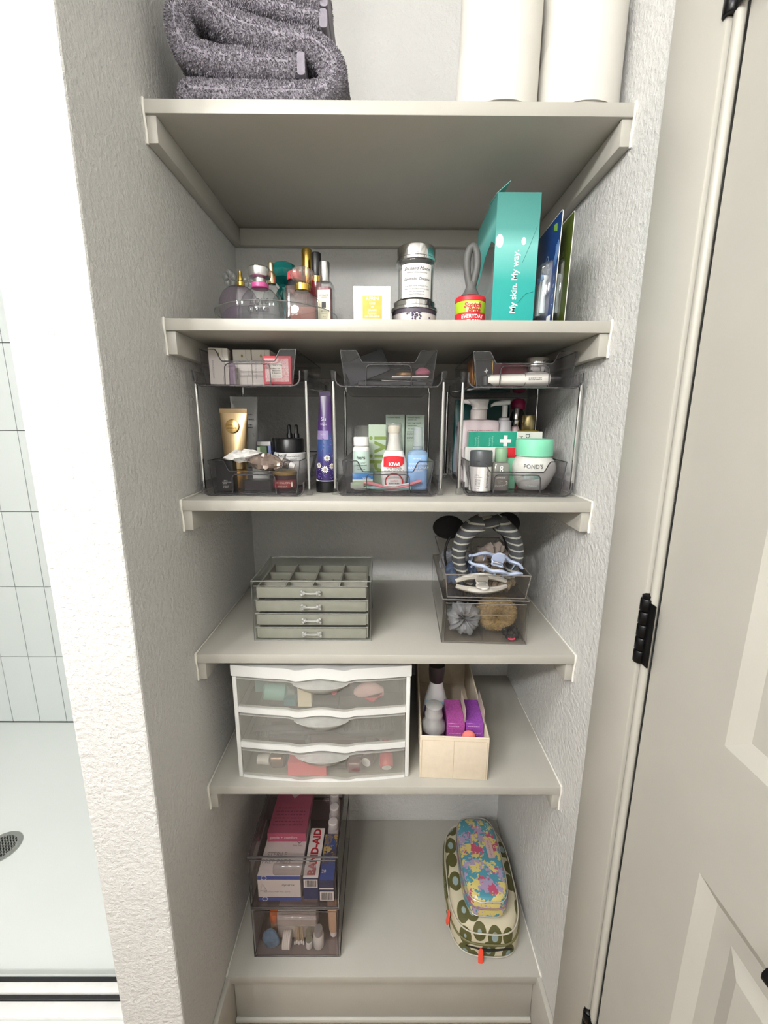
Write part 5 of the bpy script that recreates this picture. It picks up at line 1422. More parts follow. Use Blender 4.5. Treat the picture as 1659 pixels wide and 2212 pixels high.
def clear_drawer(t, w, d, h, m, e, zoff=0.0045, handle_z=0.8, hw=0.055):
    x0, x1 = -w / 2 + 0.006, w / 2 - 0.006
    z0, z1 = zoff, h - 0.007
    f = obj('drawer', G().box(x0, x1, -0.003, -0.0006, z0, z1), m, t)
    obj('drawer_rim', G().tube([(x0, -0.0018, z0), (x1, -0.0018, z0), (x1, -0.0018, z1), (x0, -0.0018, z1)], 0.0011, 6, True), e, f)
    obj('drawer_floor', G().box(x0, x1, 0.0, d - 0.012, z0, z0 + 0.0018), m, f)
    obj('drawer_side', G().box(x0, x0 + 0.0016, 0.0, d - 0.012, z0 + 0.002, z1 - 0.006), m, f)
    obj('drawer_side', G().box(x1 - 0.0016, x1, 0.0, d - 0.012, z0 + 0.002, z1 - 0.006), m, f)
    return f, z0 + 0.002
hx, hyy, hrz = 0.5860, 0.046, math.radians(-2.7)
t = thing('hair_accessory_box', 'clear pull-out drawer box holding scrunchies, under the open bin', 'drawer box', (hx, hyy, z4), hrz)
clear_case(t, 0.176, 0.300, 0.097, HA, HE)
f, fz = clear_drawer(t, 0.176, 0.300, 0.097, HA, HE)
g = G().loft([[(x, y, z) for y, z in ((-0.0032, 0.0895), (-0.018, 0.0860), (-0.018, 0.0720), (-0.0150, 0.0720), (-0.0150, 0.0840), (-0.0032, 0.0870))] for x in (-0.046, 0.046)])
obj('handle', g, HA, f, smooth=0)
obj('handle_edge', G().tube([(-0.046, -0.0165, 0.072), (0.046, -0.0165, 0.072)], 0.0012, 6), HE, f)
obj('partition', G().box(-0.0035, -0.0015, 0.002, 0.25, fz, fz + 0.030), HA, f)
zf = z4 + fz
def scrunchie(label, loc, R, r, m, seed, tilt=(0, 0, 0), waves=13, flat=1.0):
    t = thing('scrunchie', label, 'scrunchie', loc, rot=tilt)
    rings = []
    n = 78
    for i in range(n):
        th = 2 * math.pi * i / n
        k = 1 + 0.07 * math.sin(waves * th + seed + 1.5 * math.sin(3 * th)) + 0.6 * mnoise.noise(Vector((math.cos(th) * 4 + seed, math.sin(th) * 4, 0)))
        ring = []
        for j in range(16):
            ph_ = 2 * math.pi * j / 16
            kk = k * (1 + 0.4 * mnoise.noise(Vector((math.cos(th) * 6, math.sin(th) * 6 + seed, j * 0.9))))
            rr = R + r * kk * math.cos(ph_)
            ring.append((rr * math.cos(th), rr * math.sin(th), r * kk * flat * math.sin(ph_)))
        rings.append(ring)
    rings.append(rings[0])
    obj('gathered_fabric', G().loft(rings, False, False), m, t, smooth=60)
    return t
scrunchie('grey satin scrunchie pressed against the drawer front', (0.5475, 0.0720, zf + 0.0385), 0.0200, 0.0140, mat('#8f9196', 0.5, var=0.08, vs=30, bump=0.2, bs=200), 1.0, (math.radians(78), 0, 0), 11)
FUR = mat('#b39a6c', 0.95, var=0.3, vs=180, bump=1.0, bs=350, bd=0.003)
t = thing('fluffy_scrunchie', 'tan fluffy scrunchie filling the drawer beside the grey one', 'scrunchie', (0.6200, 0.0890, zf + 0.0430))
def tor(R, r, nz, sq=1.0):
    rings = []
    for i in range(48):
        th = 2 * math.pi * i / 48
        k = 1 + 0.12 * mnoise.noise(Vector((math.cos(th) * 2, math.sin(th) * 2, nz)))
        rings.append([((R + r * k * math.cos(p)) * math.cos(th) * 1.05, r * k * sq * math.sin(p), (R + r * k * math.cos(p)) * math.sin(th) * 0.92) for p in [2 * math.pi * j / 16 for j in range(16)]])
    rings.append(rings[0])
    return G().loft(rings, False, False)
fo = obj('plush', tor(0.0215, 0.0205, 5.0), FUR, t, smooth=180)
def fuzz(o, n, l0, l1, w, m, seed):
    rnd = random.Random(seed); me = o.data; pile = G(); ps = list(me.polygons)
    for _ in range(n):
        p = rnd.choice(ps); vs = [me.vertices[i].co for i in p.vertices]
        a, b = rnd.random(), rnd.random()
        c = (vs[0] * (1 - a) + vs[1] * a) * (1 - b) + (vs[-1] * (1 - a) + vs[2] * a) * b
        dr_ = Vector((rnd.uniform(-1, 1), rnd.uniform(-1, 1), rnd.uniform(-1, 1)))
        tip = c + (p.normal + dr_ * 0.7).normalized() * rnd.uniform(l0, l1)
        sd = p.normal.cross(dr_)
        if sd.length < 1e-6: continue
        sd = sd.normalized() * w
        i = len(pile.v); pile.v += [c - sd, c + sd, tip + sd * 0.4, tip - sd * 0.4]; pile.f.append([i, i + 1, i + 2, i + 3])
    x = obj('fuzz', pile, m, o, smooth=0); x['kind'] = 'stuff'
fuzz(fo, 7000, 0.002, 0.0045, 0.0004, FUR, 3)
scrunchie('black elastic hair tie with a pink stripe lying by the drawer side', (0.6480, 0.0660, zf + 0.0090), 0.0120, 0.0055, BLACKM, 4.0, (math.radians(30), 0, 0), 9)
t = thing('hair_tie', 'small neon pink hair tie on the drawer floor', 'hair tie', (0.6465, 0.0525, zf + 0.0022))
obj('elastic', G().tube([(0.0060 * math.cos(a), 0.004 * math.sin(a), 0) for a in [2 * math.pi * k / 20 for k in range(20)]], 0.0021, 8, True), mat('#f0506e', 0.5), t)
for i, (x, y, z, m_, lab, R, r) in enumerate(((0.5520, 0.122, 0.055, '#1d1e24', 'black velvet scrunchie at the back of the drawer', 0.020, 0.012), (0.5950, 0.150, 0.055, '#26303a', 'dark slate scrunchie behind the drawer handle', 0.020, 0.012), (0.5430, 0.118, 0.026, '#5d6c72', 'mottled blue-grey scrunchie low at the side of the drawer', 0.015, 0.011), (0.5750, 0.170, 0.028, '#3d4650', 'dark blue-grey scrunchie deep inside the drawer', 0.02, 0.013))):
    scrunchie(lab, (x, y, zf + z), R, r, mat(m_, 0.85, var=0.1, vs=60), 2.0 + i, (math.radians(60), 0, 0.4 * i), 10)
# open bin stacked on top
t = thing('accessory_bin', 'open clear bin of hair clips stacked on the drawer box', 'bin', (hx + 0.002, hyy + 0.006, z4 + 0.0990), hrz)
wb, wt, H, dp = 0.080, 0.086, 0.052, 0.285
zt0 = z4 + 0.0990
obj('bin_floor', G().box(-wb, wb, 0.004, dp, 0.0, 0.002), HA, t)
for sx in (-1, 1):
    obj('bin_side', G().loft([[(sx * wb, y0, 0), (sx * wt, y1, H), (sx * (wt - 0.002), y1, H), (sx * (wb - 0.002), y0, 0)] for y0, y1 in ((0.003, -0.004), (dp, dp))]), HA, t)
obj('bin_front', G().loft([[(sx * a, y, z) for sx, a, y, z in ((-1, wb, 0.002, 0), (1, wb, 0.002, 0), (1, wt, -0.006, H), (-1, wt, -0.006, H))], [(sx * a, y, z) for sx, a, y, z in ((-1, wb, 0.004, 0), (1, wb, 0.004, 0), (1, wt, -0.004, H), (-1, wt, -0.004, H))]]), HA, t)
obj('bin_back', G().box(-wb, wb, dp + 0.0002, dp + 0.002, 0, H), HA, t)
obj('rim', G().tube([(-wt, -0.005, H), (wt, -0.005, H), (wt, dp, H), (-wt, dp, H)], 0.0013, 6, True), HE, t)
obj('corner_edge', G().tube([(-wb, 0.003, 0), (-wt, -0.005, H)], 0.0011, 6), HE, t)
obj('corner_edge', G().tube([(wb, 0.003, 0), (wt, -0.005, H)], 0.0011, 6), HE, t)
obj('floor_edge', G().tube([(-wb, 0.003, 0), (wb, 0.003, 0)], 0.0013, 6), HE, t)
zbn = zt0 + 0.0022
def claw(label, loc, L_, m, rot, teeth, hgt, spread, wavy, rad=0.0042):
    """claw clip: two curved combs joined by a spring barrel, thumb plates on top"""
    t = thing('claw_clip', label, 'hair clip', loc, rot=rot)
    for sd in (-1, 1):
        pts = []
        for k in range(25):
            u = k / 24 - 0.5
            zz = hgt * (0.55 - 1.4 * u * u) + (wavy * math.sin(u * 6 * math.pi) if wavy else 0)
            pts.append((u * L_, sd * spread * (0.35 + 0.65 * (1 - (2 * u) ** 2)), zz))
        c = obj('comb', G().tube(pts, [rad * (0.7 + 0.3 * math.cos(math.pi * (k / 24 - 0.5))) for k in range(25)], 8, flat=1.3), m, t)
        for k in range(teeth):
            u = (k + 0.5) / teeth - 0.5
            i = int((u + 0.5) * 24); p = pts[i]
            obj('tooth', G().tube([p, (p[0], p[1] * 1.25, p[2] - hgt * 0.4), (p[0] * 0.97, p[1] * 0.55, p[2] - hgt * 0.95)], [0.0022, 0.002, 0.0011], 6), m, c)
        obj('thumb_plate', G().loft([sup(0.013, 0.0022, 16, 3, 0.0, 0, sd * 0.004), sup(0.014, 0.002, 16, 3, 0.010, 0, sd * 0.010), sup(0.007, 0.0015, 16, 2, 0.020, 0, sd * 0.014)], M=Matrix.Translation((0, 0, hgt * 0.55))), m, t)
    obj('spring', G().lathe([(0.0030, -0.010), (0.0034, -0.009), (0.0034, 0.009), (0.0030, 0.010)], 14, Matrix.Translation((0, 0, hgt * 0.62)) @ Matrix.Rotation(math.radians(90), 4, 'Y')), CHROME, t)
    for sx in (-1, 1):
        obj('pivot_arm', G().tube([(sx * 0.010, -0.006, hgt * 0.60), (sx * 0.010, 0.006, hgt * 0.60)], 0.002, 6), m, t)
    return t
claw('large cream claw clip with scalloped edge lying in the front of the bin', (0.5800, 0.0800, zbn + 0.0180), 0.104, mat('#d5d3cb', 0.35), (math.radians(62), 0, 0), 7, 0.030, 0.015, 0.0010, 0.0072)
claw('large pale blue wavy claw clip lying over the striped headband', (0.6080, 0.0770, zbn + 0.0600), 0.112, mat('#b4c0da', 0.3), (math.radians(50), math.radians(13), math.radians(-4)), 5, 0.026, 0.018, 0.0045)
# knotted striped headband standing on edge
STR = patt('stripe', [(0.0, '#4a4b4e'), (0.70, '#4a4b4e'), (0.72, '#b9b8ae'), (0.95, '#b9b8ae'), (0.97, '#4a4b4e')], 21, 0.85, 0.0, 0.3)
t = thing('knotted_headband', 'grey and white striped knotted headband standing in the bin', 'headband', (0.6000, 0.1120, zbn))
def band_part(a0, a1, r0, r1, n, seed, yw):
    rings = []
    for i in range(n + 1):
        u = i / n; a = math.radians(a0 + (a1 - a0) * u)
        R = 0.0650; cx_, cz_ = math.cos(a) * R * 0.96, 0.0745 + math.sin(a) * R * 1.12
        r = r0 + (r1 - r0) * u
        ring = []
        for j in range(16):
            p = 2 * math.pi * j / 16
            k = 1 + 0.16 * mnoise.noise(Vector((u * 5 + seed, math.cos(p) * 1.6, math.sin(p) * 1.6)))
            ring.append((cx_ + math.cos(a) * r * k * math.cos(p), yw * r * k * math.sin(p), cz_ + math.sin(a) * r * k * math.cos(p)))
        rings.append(ring)
    return G().loft(rings)
obj('band', band_part(-58, 75, 0.0115, 0.0185, 26, 1.0, 1.7), STR, t, smooth=60)
obj('band', band_part(238, 105, 0.0115, 0.0185, 26, 7.0, 1.7), STR, t, smooth=60)
obj('knot', G().loft([[(x, 0.026 * c_ * math.cos(p), 0.1460 + 0.0125 * c_ * math.sin(p) + x * 0.12) for p in [2 * math.pi * j / 20 for j in range(20)]] for x, c_ in ((-0.040, 0.55), (-0.026, 0.85), (0.0, 1.0), (0.022, 0.9), (0.036, 0.6))]), patt('stripe', [(0.0, '#4a4b4e'), (0.72, '#4a4b4e'), (0.74, '#b9b8ae'), (0.95, '#b9b8ae'), (0.97, '#4a4b4e')], 16, 0.85, math.radians(15), 0.3), t, smooth=60)
# black headband with two round padded ears behind it
t = thing('ear_headband', 'black headband with two rounded felt ears standing behind the striped one', 'headband', (0.5900, 0.1750, zbn))
arc = [(0.072 * math.cos(a), 0, 0.055 + 0.078 * math.sin(a)) for a in [math.radians(-40 + 260 * k / 36) for k in range(37)]]
obj('band', G().tube(arc, 0.0048, 8, flat=0.6), BLACKM, t)
FELT = mat('#121214', 0.95, var=0.2, vs=200, bump=0.3, bs=600)
obj('ear', G().ball(0.030, (-0.066, 0, 0.1180), 28, 16, 1.20, 0.22, 0.92), FELT, t)
obj('ear', G().ball(0.031, (0.068, 0.004, 0.1250), 28, 16, 1.0, 0.22, 0.9), FELT, t)
scrunchie('soft beige fabric band tucked behind the striped headband', (0.6230, 0.1500, zbn + 0.0450), 0.0260, 0.0160, mat('#8b7f76', 0.85, var=0.08, vs=40), 6.0, (math.radians(75), 0, 0.2), 8)
scrunchie('crumpled blue denim headband lying in the side of the bin', (0.5530, 0.1420, zbn + 0.0195), 0.0240, 0.0140, mat('#4c5a74', 0.85, var=0.15, vs=60), 3.0, (math.radians(18), 0, 0), 9)
scrunchie('crumpled brown and cream patterned band at the side of the bin', (0.6290, 0.1080, zbn + 0.0190), 0.0200, 0.0125, patt('blotch', [(0.0, '#8a7a62'), (0.5, '#b9aa8a'), (0.75, '#6b5a48')], 120, 0.85), 8.0, (math.radians(20), 0, 0), 9)
scrunchie('light grey knit band lying deep in the bin', (0.5540, 0.2250, zbn + 0.0210), 0.0250, 0.0150, mat('#8d9096', 0.9, var=0.1, vs=60), 5.0, (math.radians(15), 0, 0), 9)

# ================================================================== FIFTH SHELF: white three-drawer unit
z5 = ZS[4]
PLW = mat('#e9e9e6', 0.35, var=0.015)
FROST = clear('#f6f5f2', 0.16, '#e8e6e0', 1.3, 0.25, 1.0, 0.9)
FROST2 = clear('#f6f6f3', 0.06, '#e4e2dc', 1.25, 0.2, 1.0, 0.95)
FROSTL = clear('#e4e3de', 0.42, '#e6e5e0', 1.45, 0.15)
sx0, sy0 = 0.2465, 0.027
sw, sd_ = 0.373, 0.300
t = thing('drawer_unit', 'white plastic three-drawer unit with frosted drawers and scooped pulls', 'drawer unit', (sx0, sy0, z5))
def bow(x):                      # front bows out towards the room
    return -0.015 * (1 - (2 * x / sw) ** 2)
def arch(x):                     # rails rise in the middle to make room for the pulls
    u = abs(x) / 0.058
    return 0.0068 * (0.5 + 0.5 * math.cos(math.pi * min(1, u))) - 0.0045 * min(1.0, max(0.0, (1.25 - u) / 0.35 if u > 0.9 else 1.0))
def rail(z0, z1, a0, a1, x0, x1, depth, m, parent, name, yb=0.0, n=44, back=None):
    rings = []
    for i in range(n + 1):
        x = x0 + (x1 - x0) * i / n
        y = bow(x) + yb
        yb_ = (y + depth) if back is None else back
        rings.append([(x, y, z0 + a0 * arch(x)), (x, y, z1 + a1 * arch(x)), (x, yb_, z1 + a1 * arch(x)), (x, yb_, z0 + a0 * arch(x))])
    return obj(name, G().loft(rings), m, parent, bevel=0.0, smooth=35)
hw_ = sw / 2
for s_ in (-1, 1):
    g = G().box(s_ * hw_ - (0.009 if s_ > 0 else 0), s_ * hw_ + (0 if s_ > 0 else 0.009), -0.001, sd_, 0.0005, 0.246)
    obj('side_wall', g, PLW, t, bevel=0.002)
obj('back_wall', G().box(-hw_ + 0.0095, hw_ - 0.0095, sd_ - 0.003, sd_, 0.0005, 0.246), PLW, t)
rail(0.2470, 0.2720, 1.0, 1.0, -hw_ - 0.002, hw_ + 0.002, 0.02, PLW, t, 'cap', 0.0, back=sd_)
rail(0.1620, 0.1745, 1.0, 1.0, -hw_ + 0.0092, hw_ - 0.0092, 0.010, PLW, t, 'rail')
rail(0.0765, 0.0890, 1.0, 1.0, -hw_ + 0.0092, hw_ - 0.0092, 0.010, PLW, t, 'rail')
rail(0.0005, 0.0050, 0.0, 1.0, -hw_ + 0.0092, hw_ - 0.0092, 0.010, PLW, t, 'rail')
DZ = [(0.0060, 0.0700), (0.0900, 0.1570), (0.1755, 0.2425)]
for k, (a, b) in enumerate(DZ):
    x0, x1 = -hw_ + 0.0105, hw_ - 0.0105
    d = rail(a, b, 1.0 if k else 1.0, 0.9, x0, x1, 0.0016, FROST, t, 'drawer', 0.002)
    rail(b - 0.0016, b + 0.0008, 0.9, 0.9, x0, x1, 0.005, FROSTL, d, 'drawer_lip', 0.0005)
    # crescent pull below the lip
    rings = []
    for i in range(25):
        u = i / 24; x = -0.057 + 0.114 * u
        q = math.sin(math.pi * u)
        y = bow(x)
        zt = b + 0.9 * arch(x) - 0.001
        rings.append([(x, y + 0.0015, zt), (x, y - 0.002 - 0.016 * q ** 0.8, zt - 0.006 * q), (x, y - 0.001 - 0.010 * q ** 0.8, zt - 0.0205 * q - 0.0005), (x, y + 0.0018, zt - 0.024 * q - 0.001)])
    obj('pull', G().loft(rings, closed=False, cap0=False, cap1=False), FROSTL, d, smooth=60)
    obj('pull_edge', G().tube([r_[1] for r_ in rings], 0.0010, 6), FROSTL, d)
    obj('drawer_floor', G().box(x0, x1, 0.004, sd_ - 0.01, a + 0.0005, a + 0.0020), FROST2, d)
    obj('drawer_side', G().box(x0, x0 + 0.0015, 0.004, sd_ - 0.01, a + 0.0022, b - 0.004), FROST2, d)
    obj('drawer_side', G().box(x1 - 0.0015, x1, 0.004, sd_ - 0.01, a + 0.0022, b - 0.004), FROST2, d)
F1, F2, F3 = z5 + DZ[2][0] + 0.0024, z5 + DZ[1][0] + 0.0024, z5 + DZ[0][0] + 0.0024
# top drawer
t = thing('travel_bottle', 'teal-capped clear travel bottle lying in the top drawer', 'bottle', (0.1480, 0.046, F1 + 0.0190), rot=(0, math.radians(8), math.radians(8)))
obj('bottle_body', G().lathe([(0.010, -0.030), (0.0175, -0.026), (0.0175, 0.016), (0.010, 0.022)], 26, Matrix.Rotation(math.radians(90), 4, 'Y')), mat('#7fb5ae', 0.3), t)
obj('cap', G().lathe([(0.011, 0.0223), (0.011, 0.036), (0.0005, 0.0362)], 22, Matrix.Rotation(math.radians(90), 4, 'Y')), mat('#5a6f72', 0.3), t)
t, b = carton('teal folded cloth case lying in the corner of the top drawer', 0.1300, 0.075, F1, 0.075, 0.060, 0.030, '#6f9c98', 0.15, cat='case', name='cloth_case')
t, b = carton('deep teal soap packet at the front of the top drawer', 0.1790, 0.0240, F1, 0.026, 0.020, 0.0150, '#1f6d74', 0.0, cat='packet', name='packet')
t, b = carton('cream card box standing in the top drawer', 0.2110, 0.0215, F1, 0.0290, 0.018, 0.0440, '#e3d9c2', 0.0)
t, b = carton('dark flat pouch lying behind the cream card box', 0.2750, 0.060, F1, 0.100, 0.050, 0.022, '#3c3f46', 0.0, cat='pouch', name='pouch')
t = thing('lip_balm', 'round pink-ended balm stick lying in the top drawer', 'lip balm', (0.2720, 0.030, F1 + 0.0290))
obj('stick', G().lathe([(0.0062, 0.0), (0.0062, 0.045), (0.0005, 0.0452)], 20, Matrix.Rotation(math.radians(-90), 4, 'X')), mat('#3a3a40', 0.4), t)
obj('end_cap', G().lathe([(0.0055, -0.0015), (0.0060, 0.0), (0.0060, 0.002)], 20, Matrix.Rotation(math.radians(-90), 4, 'X')), mat('#e8708a', 0.4), t)
t = thing('fabric_pouch', 'pale pink fabric pouch with a red corner in the top drawer', 'pouch', (0.3470, 0.044, F1 + 0.006))
obj('pouch', G().loft([[(x, 0.012 * c_ * math.cos(p), 0.022 + 0.018 * c_ * math.sin(p) - abs(x) * 0.25) for p in [2 * math.pi * j / 18 for j in range(18)]] for x, c_ in ((-0.034, 0.3), (-0.024, 0.75), (-0.005, 1.0), (0.014, 0.9), (0.030, 0.5))]), mat('#d9b4b6', 0.7), t, smooth=60)
obj('corner_tab', G().prism([(-0.010, 0.010), (0.022, 0.012), (0.028, 0.022), (0.006, 0.0005)], -0.016, -0.0125), mat('#c0424c', 0.5), t, smooth=0)
# middle drawer
t = thing('hairbrush', 'dark hairbrush with long pale bristles lying in the middle drawer', 'hairbrush', (0.3350, 0.050, F2 + 0.012), rot=(0, 0, math.radians(3)))
obj('brush_body', G().loft([[(x, r_ * 1.2 * math.cos(p), r_ * 0.8 * math.sin(p)) for p in [2 * math.pi * j / 18 for j in range(18)]] for x, r_ in ((-0.205, 0.007), (-0.150, 0.010), (-0.10, 0.009), (-0.065, 0.008), (-0.040, 0.016), (0.0, 0.018), (0.050, 0.016), (0.066, 0.008))]), mat('#34353a', 0.5), t)
g = G(); rnd = random.Random(3)
for k in range(520):
    x = rnd.uniform(-0.045, 0.062); y = rnd.uniform(-0.017, 0.017)
    b0 = Vector((x, y, 0.008)); tp = Vector((x + rnd.uniform(-0.004, 0.004), y * 1.25 - 0.004, rnd.uniform(0.030, 0.042)))
    i = len(g.v); g.v += [b0 - Vector((0.0006, 0, 0)), b0 + Vector((0.0006, 0, 0)), tp]; g.f.append([i, i + 1, i + 2])
o = obj('bristles', g, mat('#55584f', 0.6, var=0.5, vs=90), t, smooth=0); o['kind'] = 'stuff'
t = thing('comb', 'dark grey tail comb lying along the middle drawer', 'comb', (0.1550, 0.034, F2 + 0.002))
obj('spine', G().box(-0.060, 0.050, 0.0, 0.006, 0.014, 0.026), mat('#4b4c50', 0.35), t, bevel=0.002)
g = G()
for k in range(34):
    g.box(-0.058 + k * 0.0032, -0.0565 + k * 0.0032, 0.001, 0.005, 0.0002, 0.0142)
o = obj('teeth', g, mat('#4b4c50', 0.35), t, smooth=0); o['kind'] = 'stuff'
t, b = carton('flat black zip case lying under the comb in the middle drawer', 0.1900, 0.085, F2, 0.160, 0.070, 0.020, '#4a4a4e', 0.0, cat='case', name='zip_case')
# bottom drawer: nail care
def polish(label, loc, rot, glass, capm, capl=0.030, r=0.0135, mark=None):
    t = thing('nail_polish', label, 'nail polish', loc, rot=rot)
    R90 = Matrix.Rotation(math.radians(90), 4, 'Y')
    obj('bottle', G().lathe([(r * 0.85, -0.016), (r, -0.013), (r, 0.010), (r * 0.6, 0.016), (r * 0.5, 0.017)], 24, R90), glass, t)
    obj('cap', G().lathe([(r * 0.62, 0.0173), (r * 0.66, 0.018), (r * 0.58, 0.017 + capl), (0.0005, 0.0172 + capl)], 20, R90), capm, t)
    if mark:
        obj('bottom_label', G().lathe([(r * 0.35, -0.0166), (r * 0.72, -0.0166), (r * 0.72, -0.0162), (r * 0.35, -0.0162), (r * 0.35, -0.0166)], 24, R90), mark, t)
    return t
GLIT = mat('#7a6658', 0.25, 0.6, var=0.6, vs=400)
polish('glittery bronze nail polish with white cap lying in the bottom drawer', (0.1430, 0.0420, F3 + 0.0240), (0, math.radians(5), math.radians(176)), GLIT, WHITE, 0.028, 0.0175)
t, b = carton('coral pink carton lying in the bottom drawer', 0.2110, 0.0200, F3, 0.084, 0.026, 0.0330, '#e8707a', 0.0)
polish('dark red nail polish with black cap lying across the bottom drawer', (0.3120, 0.0340, F3 + 0.0175), (0, 0, math.radians(178)), mat('#5e1424', 0.15, coat=0.5), BLACK, 0.040, 0.0170)
polish('smoky plum nail polish lying further back in the bottom drawer', (0.3440, 0.0560, F3 + 0.0160), (0, 0, math.radians(70)), mat('#4a3038', 0.15, coat=0.5), BLACK, 0.035, 0.0145, WHITEINK)
polish('coral nail polish lying with its round white base label showing', (0.3840, 0.0440, F3 + 0.0200), (0, math.radians(-25), math.radians(92)), mat('#d0525a', 0.15, coat=0.5), mat('#b04048', 0.3), 0.025, 0.0150, WHITEINK)
t, b = carton('dark maroon case lying at the back of the bottom drawer', 0.2700, 0.105, F3, 0.130, 0.060, 0.045, '#4a2028', 0.0, cat='case', name='zip_case')
t, b = carton('dark brown case lying behind the bronze nail polish', 0.1500, 0.100, F3, 0.085, 0.060, 0.045, '#3a2c26', 0.0, cat='case', name='zip_case')

# ------------------------------------------------ cream fabric bin
CRM = mat('#e4d5bf', 0.85, var=0.04, vs=60, bump=0.25, bs=900, bd=0.0006)
CRMD = mat('#b79f7c', 0.9)
brz = math.radians(-3.0)
t = thing('fabric_bin', 'long cream fabric bin with stitched seams beside the white drawer unit', 'bin', (0.5300, 0.0205, z5), brz)
cw, cd, ch = 0.0740, 0.350, 0.1045
obj('bin_floor', G().box(-cw + 0.004, cw - 0.004, 0.004, cd - 0.004, 0.0005, 0.003), CRM, t)
obj('front_panel', G().box(-cw, cw, 0.0, 0.0035, 0.0005, ch), CRM, t, bevel=0.0015)
obj('back_panel', G().box(-cw, cw, cd - 0.0035, cd, 0.0005, ch), CRM, t, bevel=0.0015)
for s_ in (-1, 1):
    obj('side_panel', G().box(min(s_ * cw, s_ * (cw - 0.0035)), max(s_ * cw, s_ * (cw - 0.0035)), 0.0037, cd - 0.0037, 0.0005, ch), CRM, t, bevel=0.0015)
    obj('top_binding', G().tube([(s_ * (cw - 0.0018), 0.001, ch), (s_ * (cw - 0.0018), cd - 0.001, ch)], 0.0021, 8), CRM, t)
obj('top_binding', G().tube([(-cw + 0.002, 0.0018, ch), (cw - 0.002, 0.0018, ch)], 0.0021, 8), CRM, t)
def stitches(p0, p1, n, parent):
    g = G(); a, b = Vector(p0), Vector(p1)
    for k in range(n):
        q0 = a + (b - a) * ((k + 0.15) / n); q1 = a + (b - a) * ((k + 0.8) / n)
        g.tube([q0, q1], 0.00035, 4)
    o = obj('stitching', g, CRMD, parent); o['kind'] = 'stuff'
stitches((-0.0010, -0.0004, 0.003), (-0.0010, -0.0004, ch - 0.008), 30, t)
stitches((-cw + 0.004, -0.0004, ch - 0.008), (cw - 0.004, -0.0004, ch - 0.008), 44, t)
stitches((-cw + 0.004, -0.0004, 0.003), (-cw + 0.004, -0.0004, ch - 0.008), 30, t)
stitches((cw - 0.004, -0.0004, 0.003), (cw - 0.004, -0.0004, ch - 0.008), 30, t)
zb5 = z5 + 0.0033
t = thing('spray_bottle', 'white tapered bottle with a dark brown cap standing in the cream bin', 'bottle', (0.5070, 0.165, zb5), 0.0)
secs = [(0.0005, 0.028, 0.021), (0.004, 0.030, 0.023), (0.060, 0.031, 0.023), (0.095, 0.0265, 0.020), (0.125, 0.0180, 0.016), (0.143, 0.0150, 0.0145)]
bb = obj('bottle_body', G().loft([sup(a, b, 36, 2.4, z) for z, a, b in secs]), mat('#d9d7d6', 0.3), t)
obj('cap', G().lathe([(0.0165, 0.1433), (0.0175, 0.145), (0.0195, 0.172), (0.0190, 0.186), (0.0005, 0.187)], 30), mat('#2f2627', 0.4), t)
obj('blue_label', G().loft([[(a * 1.015, b * 1.02 - 0.0002, z) for a, b, _ in sup(rx, ry, 36, 2.4) if b < -0.3 * ry] for z, rx, ry in ((0.083, 0.0285, 0.0214), (0.098, 0.0262, 0.0199))], False, False, closed=False), mat('#a9d3ea', 0.45), bb)
obj('violet_label', G().loft([[(a * 1.015, b * 1.02 - 0.0002, z) for a, b, _ in sup(rx, ry, 36, 2.4) if b < -0.3 * ry] for z, rx, ry in ((0.030, 0.0306, 0.0231), (0.060, 0.0313, 0.0233), (0.0825, 0.0287, 0.0215))], False, False, closed=False), mat('#4e3f66', 0.45), bb)
lettering([('BLUE', 0.0070, 0.002, 0.0925), ('spray', 0.0045, 0.002, 0.0865)], mat('#1d5a86', 0.5), bb, (0, -0.0222, 0))
obj('dark_oval', G().prism([(0.004 + 0.011 * math.cos(a), 0.072 + 0.008 * math.sin(a)) for a in [2 * math.pi * k / 24 for k in range(24)]], -0.0246, -0.0238), mat('#181420', 0.4), bb, smooth=0)
t = thing('pump_cap_bottle', 'dark bottle with a translucent domed pump cap at the front of the cream bin', 'bottle', (0.4915, 0.0800, zb5))
obj('bottle_body', G().lathe([(0.0235, 0.0005), (0.0255, 0.003), (0.0255, 0.078), (0.024, 0.082)], 32), mat('#4a3a3e', 0.35), t)
PUMPC = clear('#e2e0de', 0.42, '#dcdad8', 1.45, 0.12)
obj('cap_skirt', G().lathe([(0.0270, 0.0800), (0.0275, 0.084), (0.0255, 0.096), (0.0200, 0.104), (0.0195, 0.112)], 36), PUMPC, t)
obj('cap_dome', G().lathe([(0.0205, 0.1123), (0.0208, 0.116), (0.0185, 0.121), (0.0185, 0.134), (0.0195, 0.137), (0.0170, 0.139), (0.0005, 0.1392)], 36), PUMPC, t)
obj('pump_core', G().lathe([(0.0105, 0.084), (0.0105, 0.124), (0.0125, 0.126), (0.0120, 0.133), (0.0005, 0.1335)], 26), mat('#cfcccb', 0.4), t)
for i, (x, c1, lab) in enumerate(((0.5385, '#b457a4', 'magenta glitter carton with open flap beside the pump cap bottle'), (0.5800, '#9a50b2', 'violet glitter carton with open flap at the side of the cream bin'))):
    t = thing('glitter_carton', lab, 'box', (x, 0.0560, zb5), brz)
    mm = mat(c1, 0.4, 0.15, var=0.25, vs=300)
    obj('carton_body', G().box(-0.0195, 0.0195, 0.0, 0.084, 0.0005, 0.1080), mm, t, bevel=0.0008, seg=1)
    obj('open_flap', G().box(0.0178, 0.0184, 0.004, 0.080, 0.1082, 0.1390), mat('#cdbfae', 0.6), t, rot=(0, math.radians(1), 0))
    fine_print(t, -0.015, 0.014, [0.100, 0.082, 0.078, 0.072], 0.0, 0.0012, mat('#e9c6e6', 0.5), 4 + i)
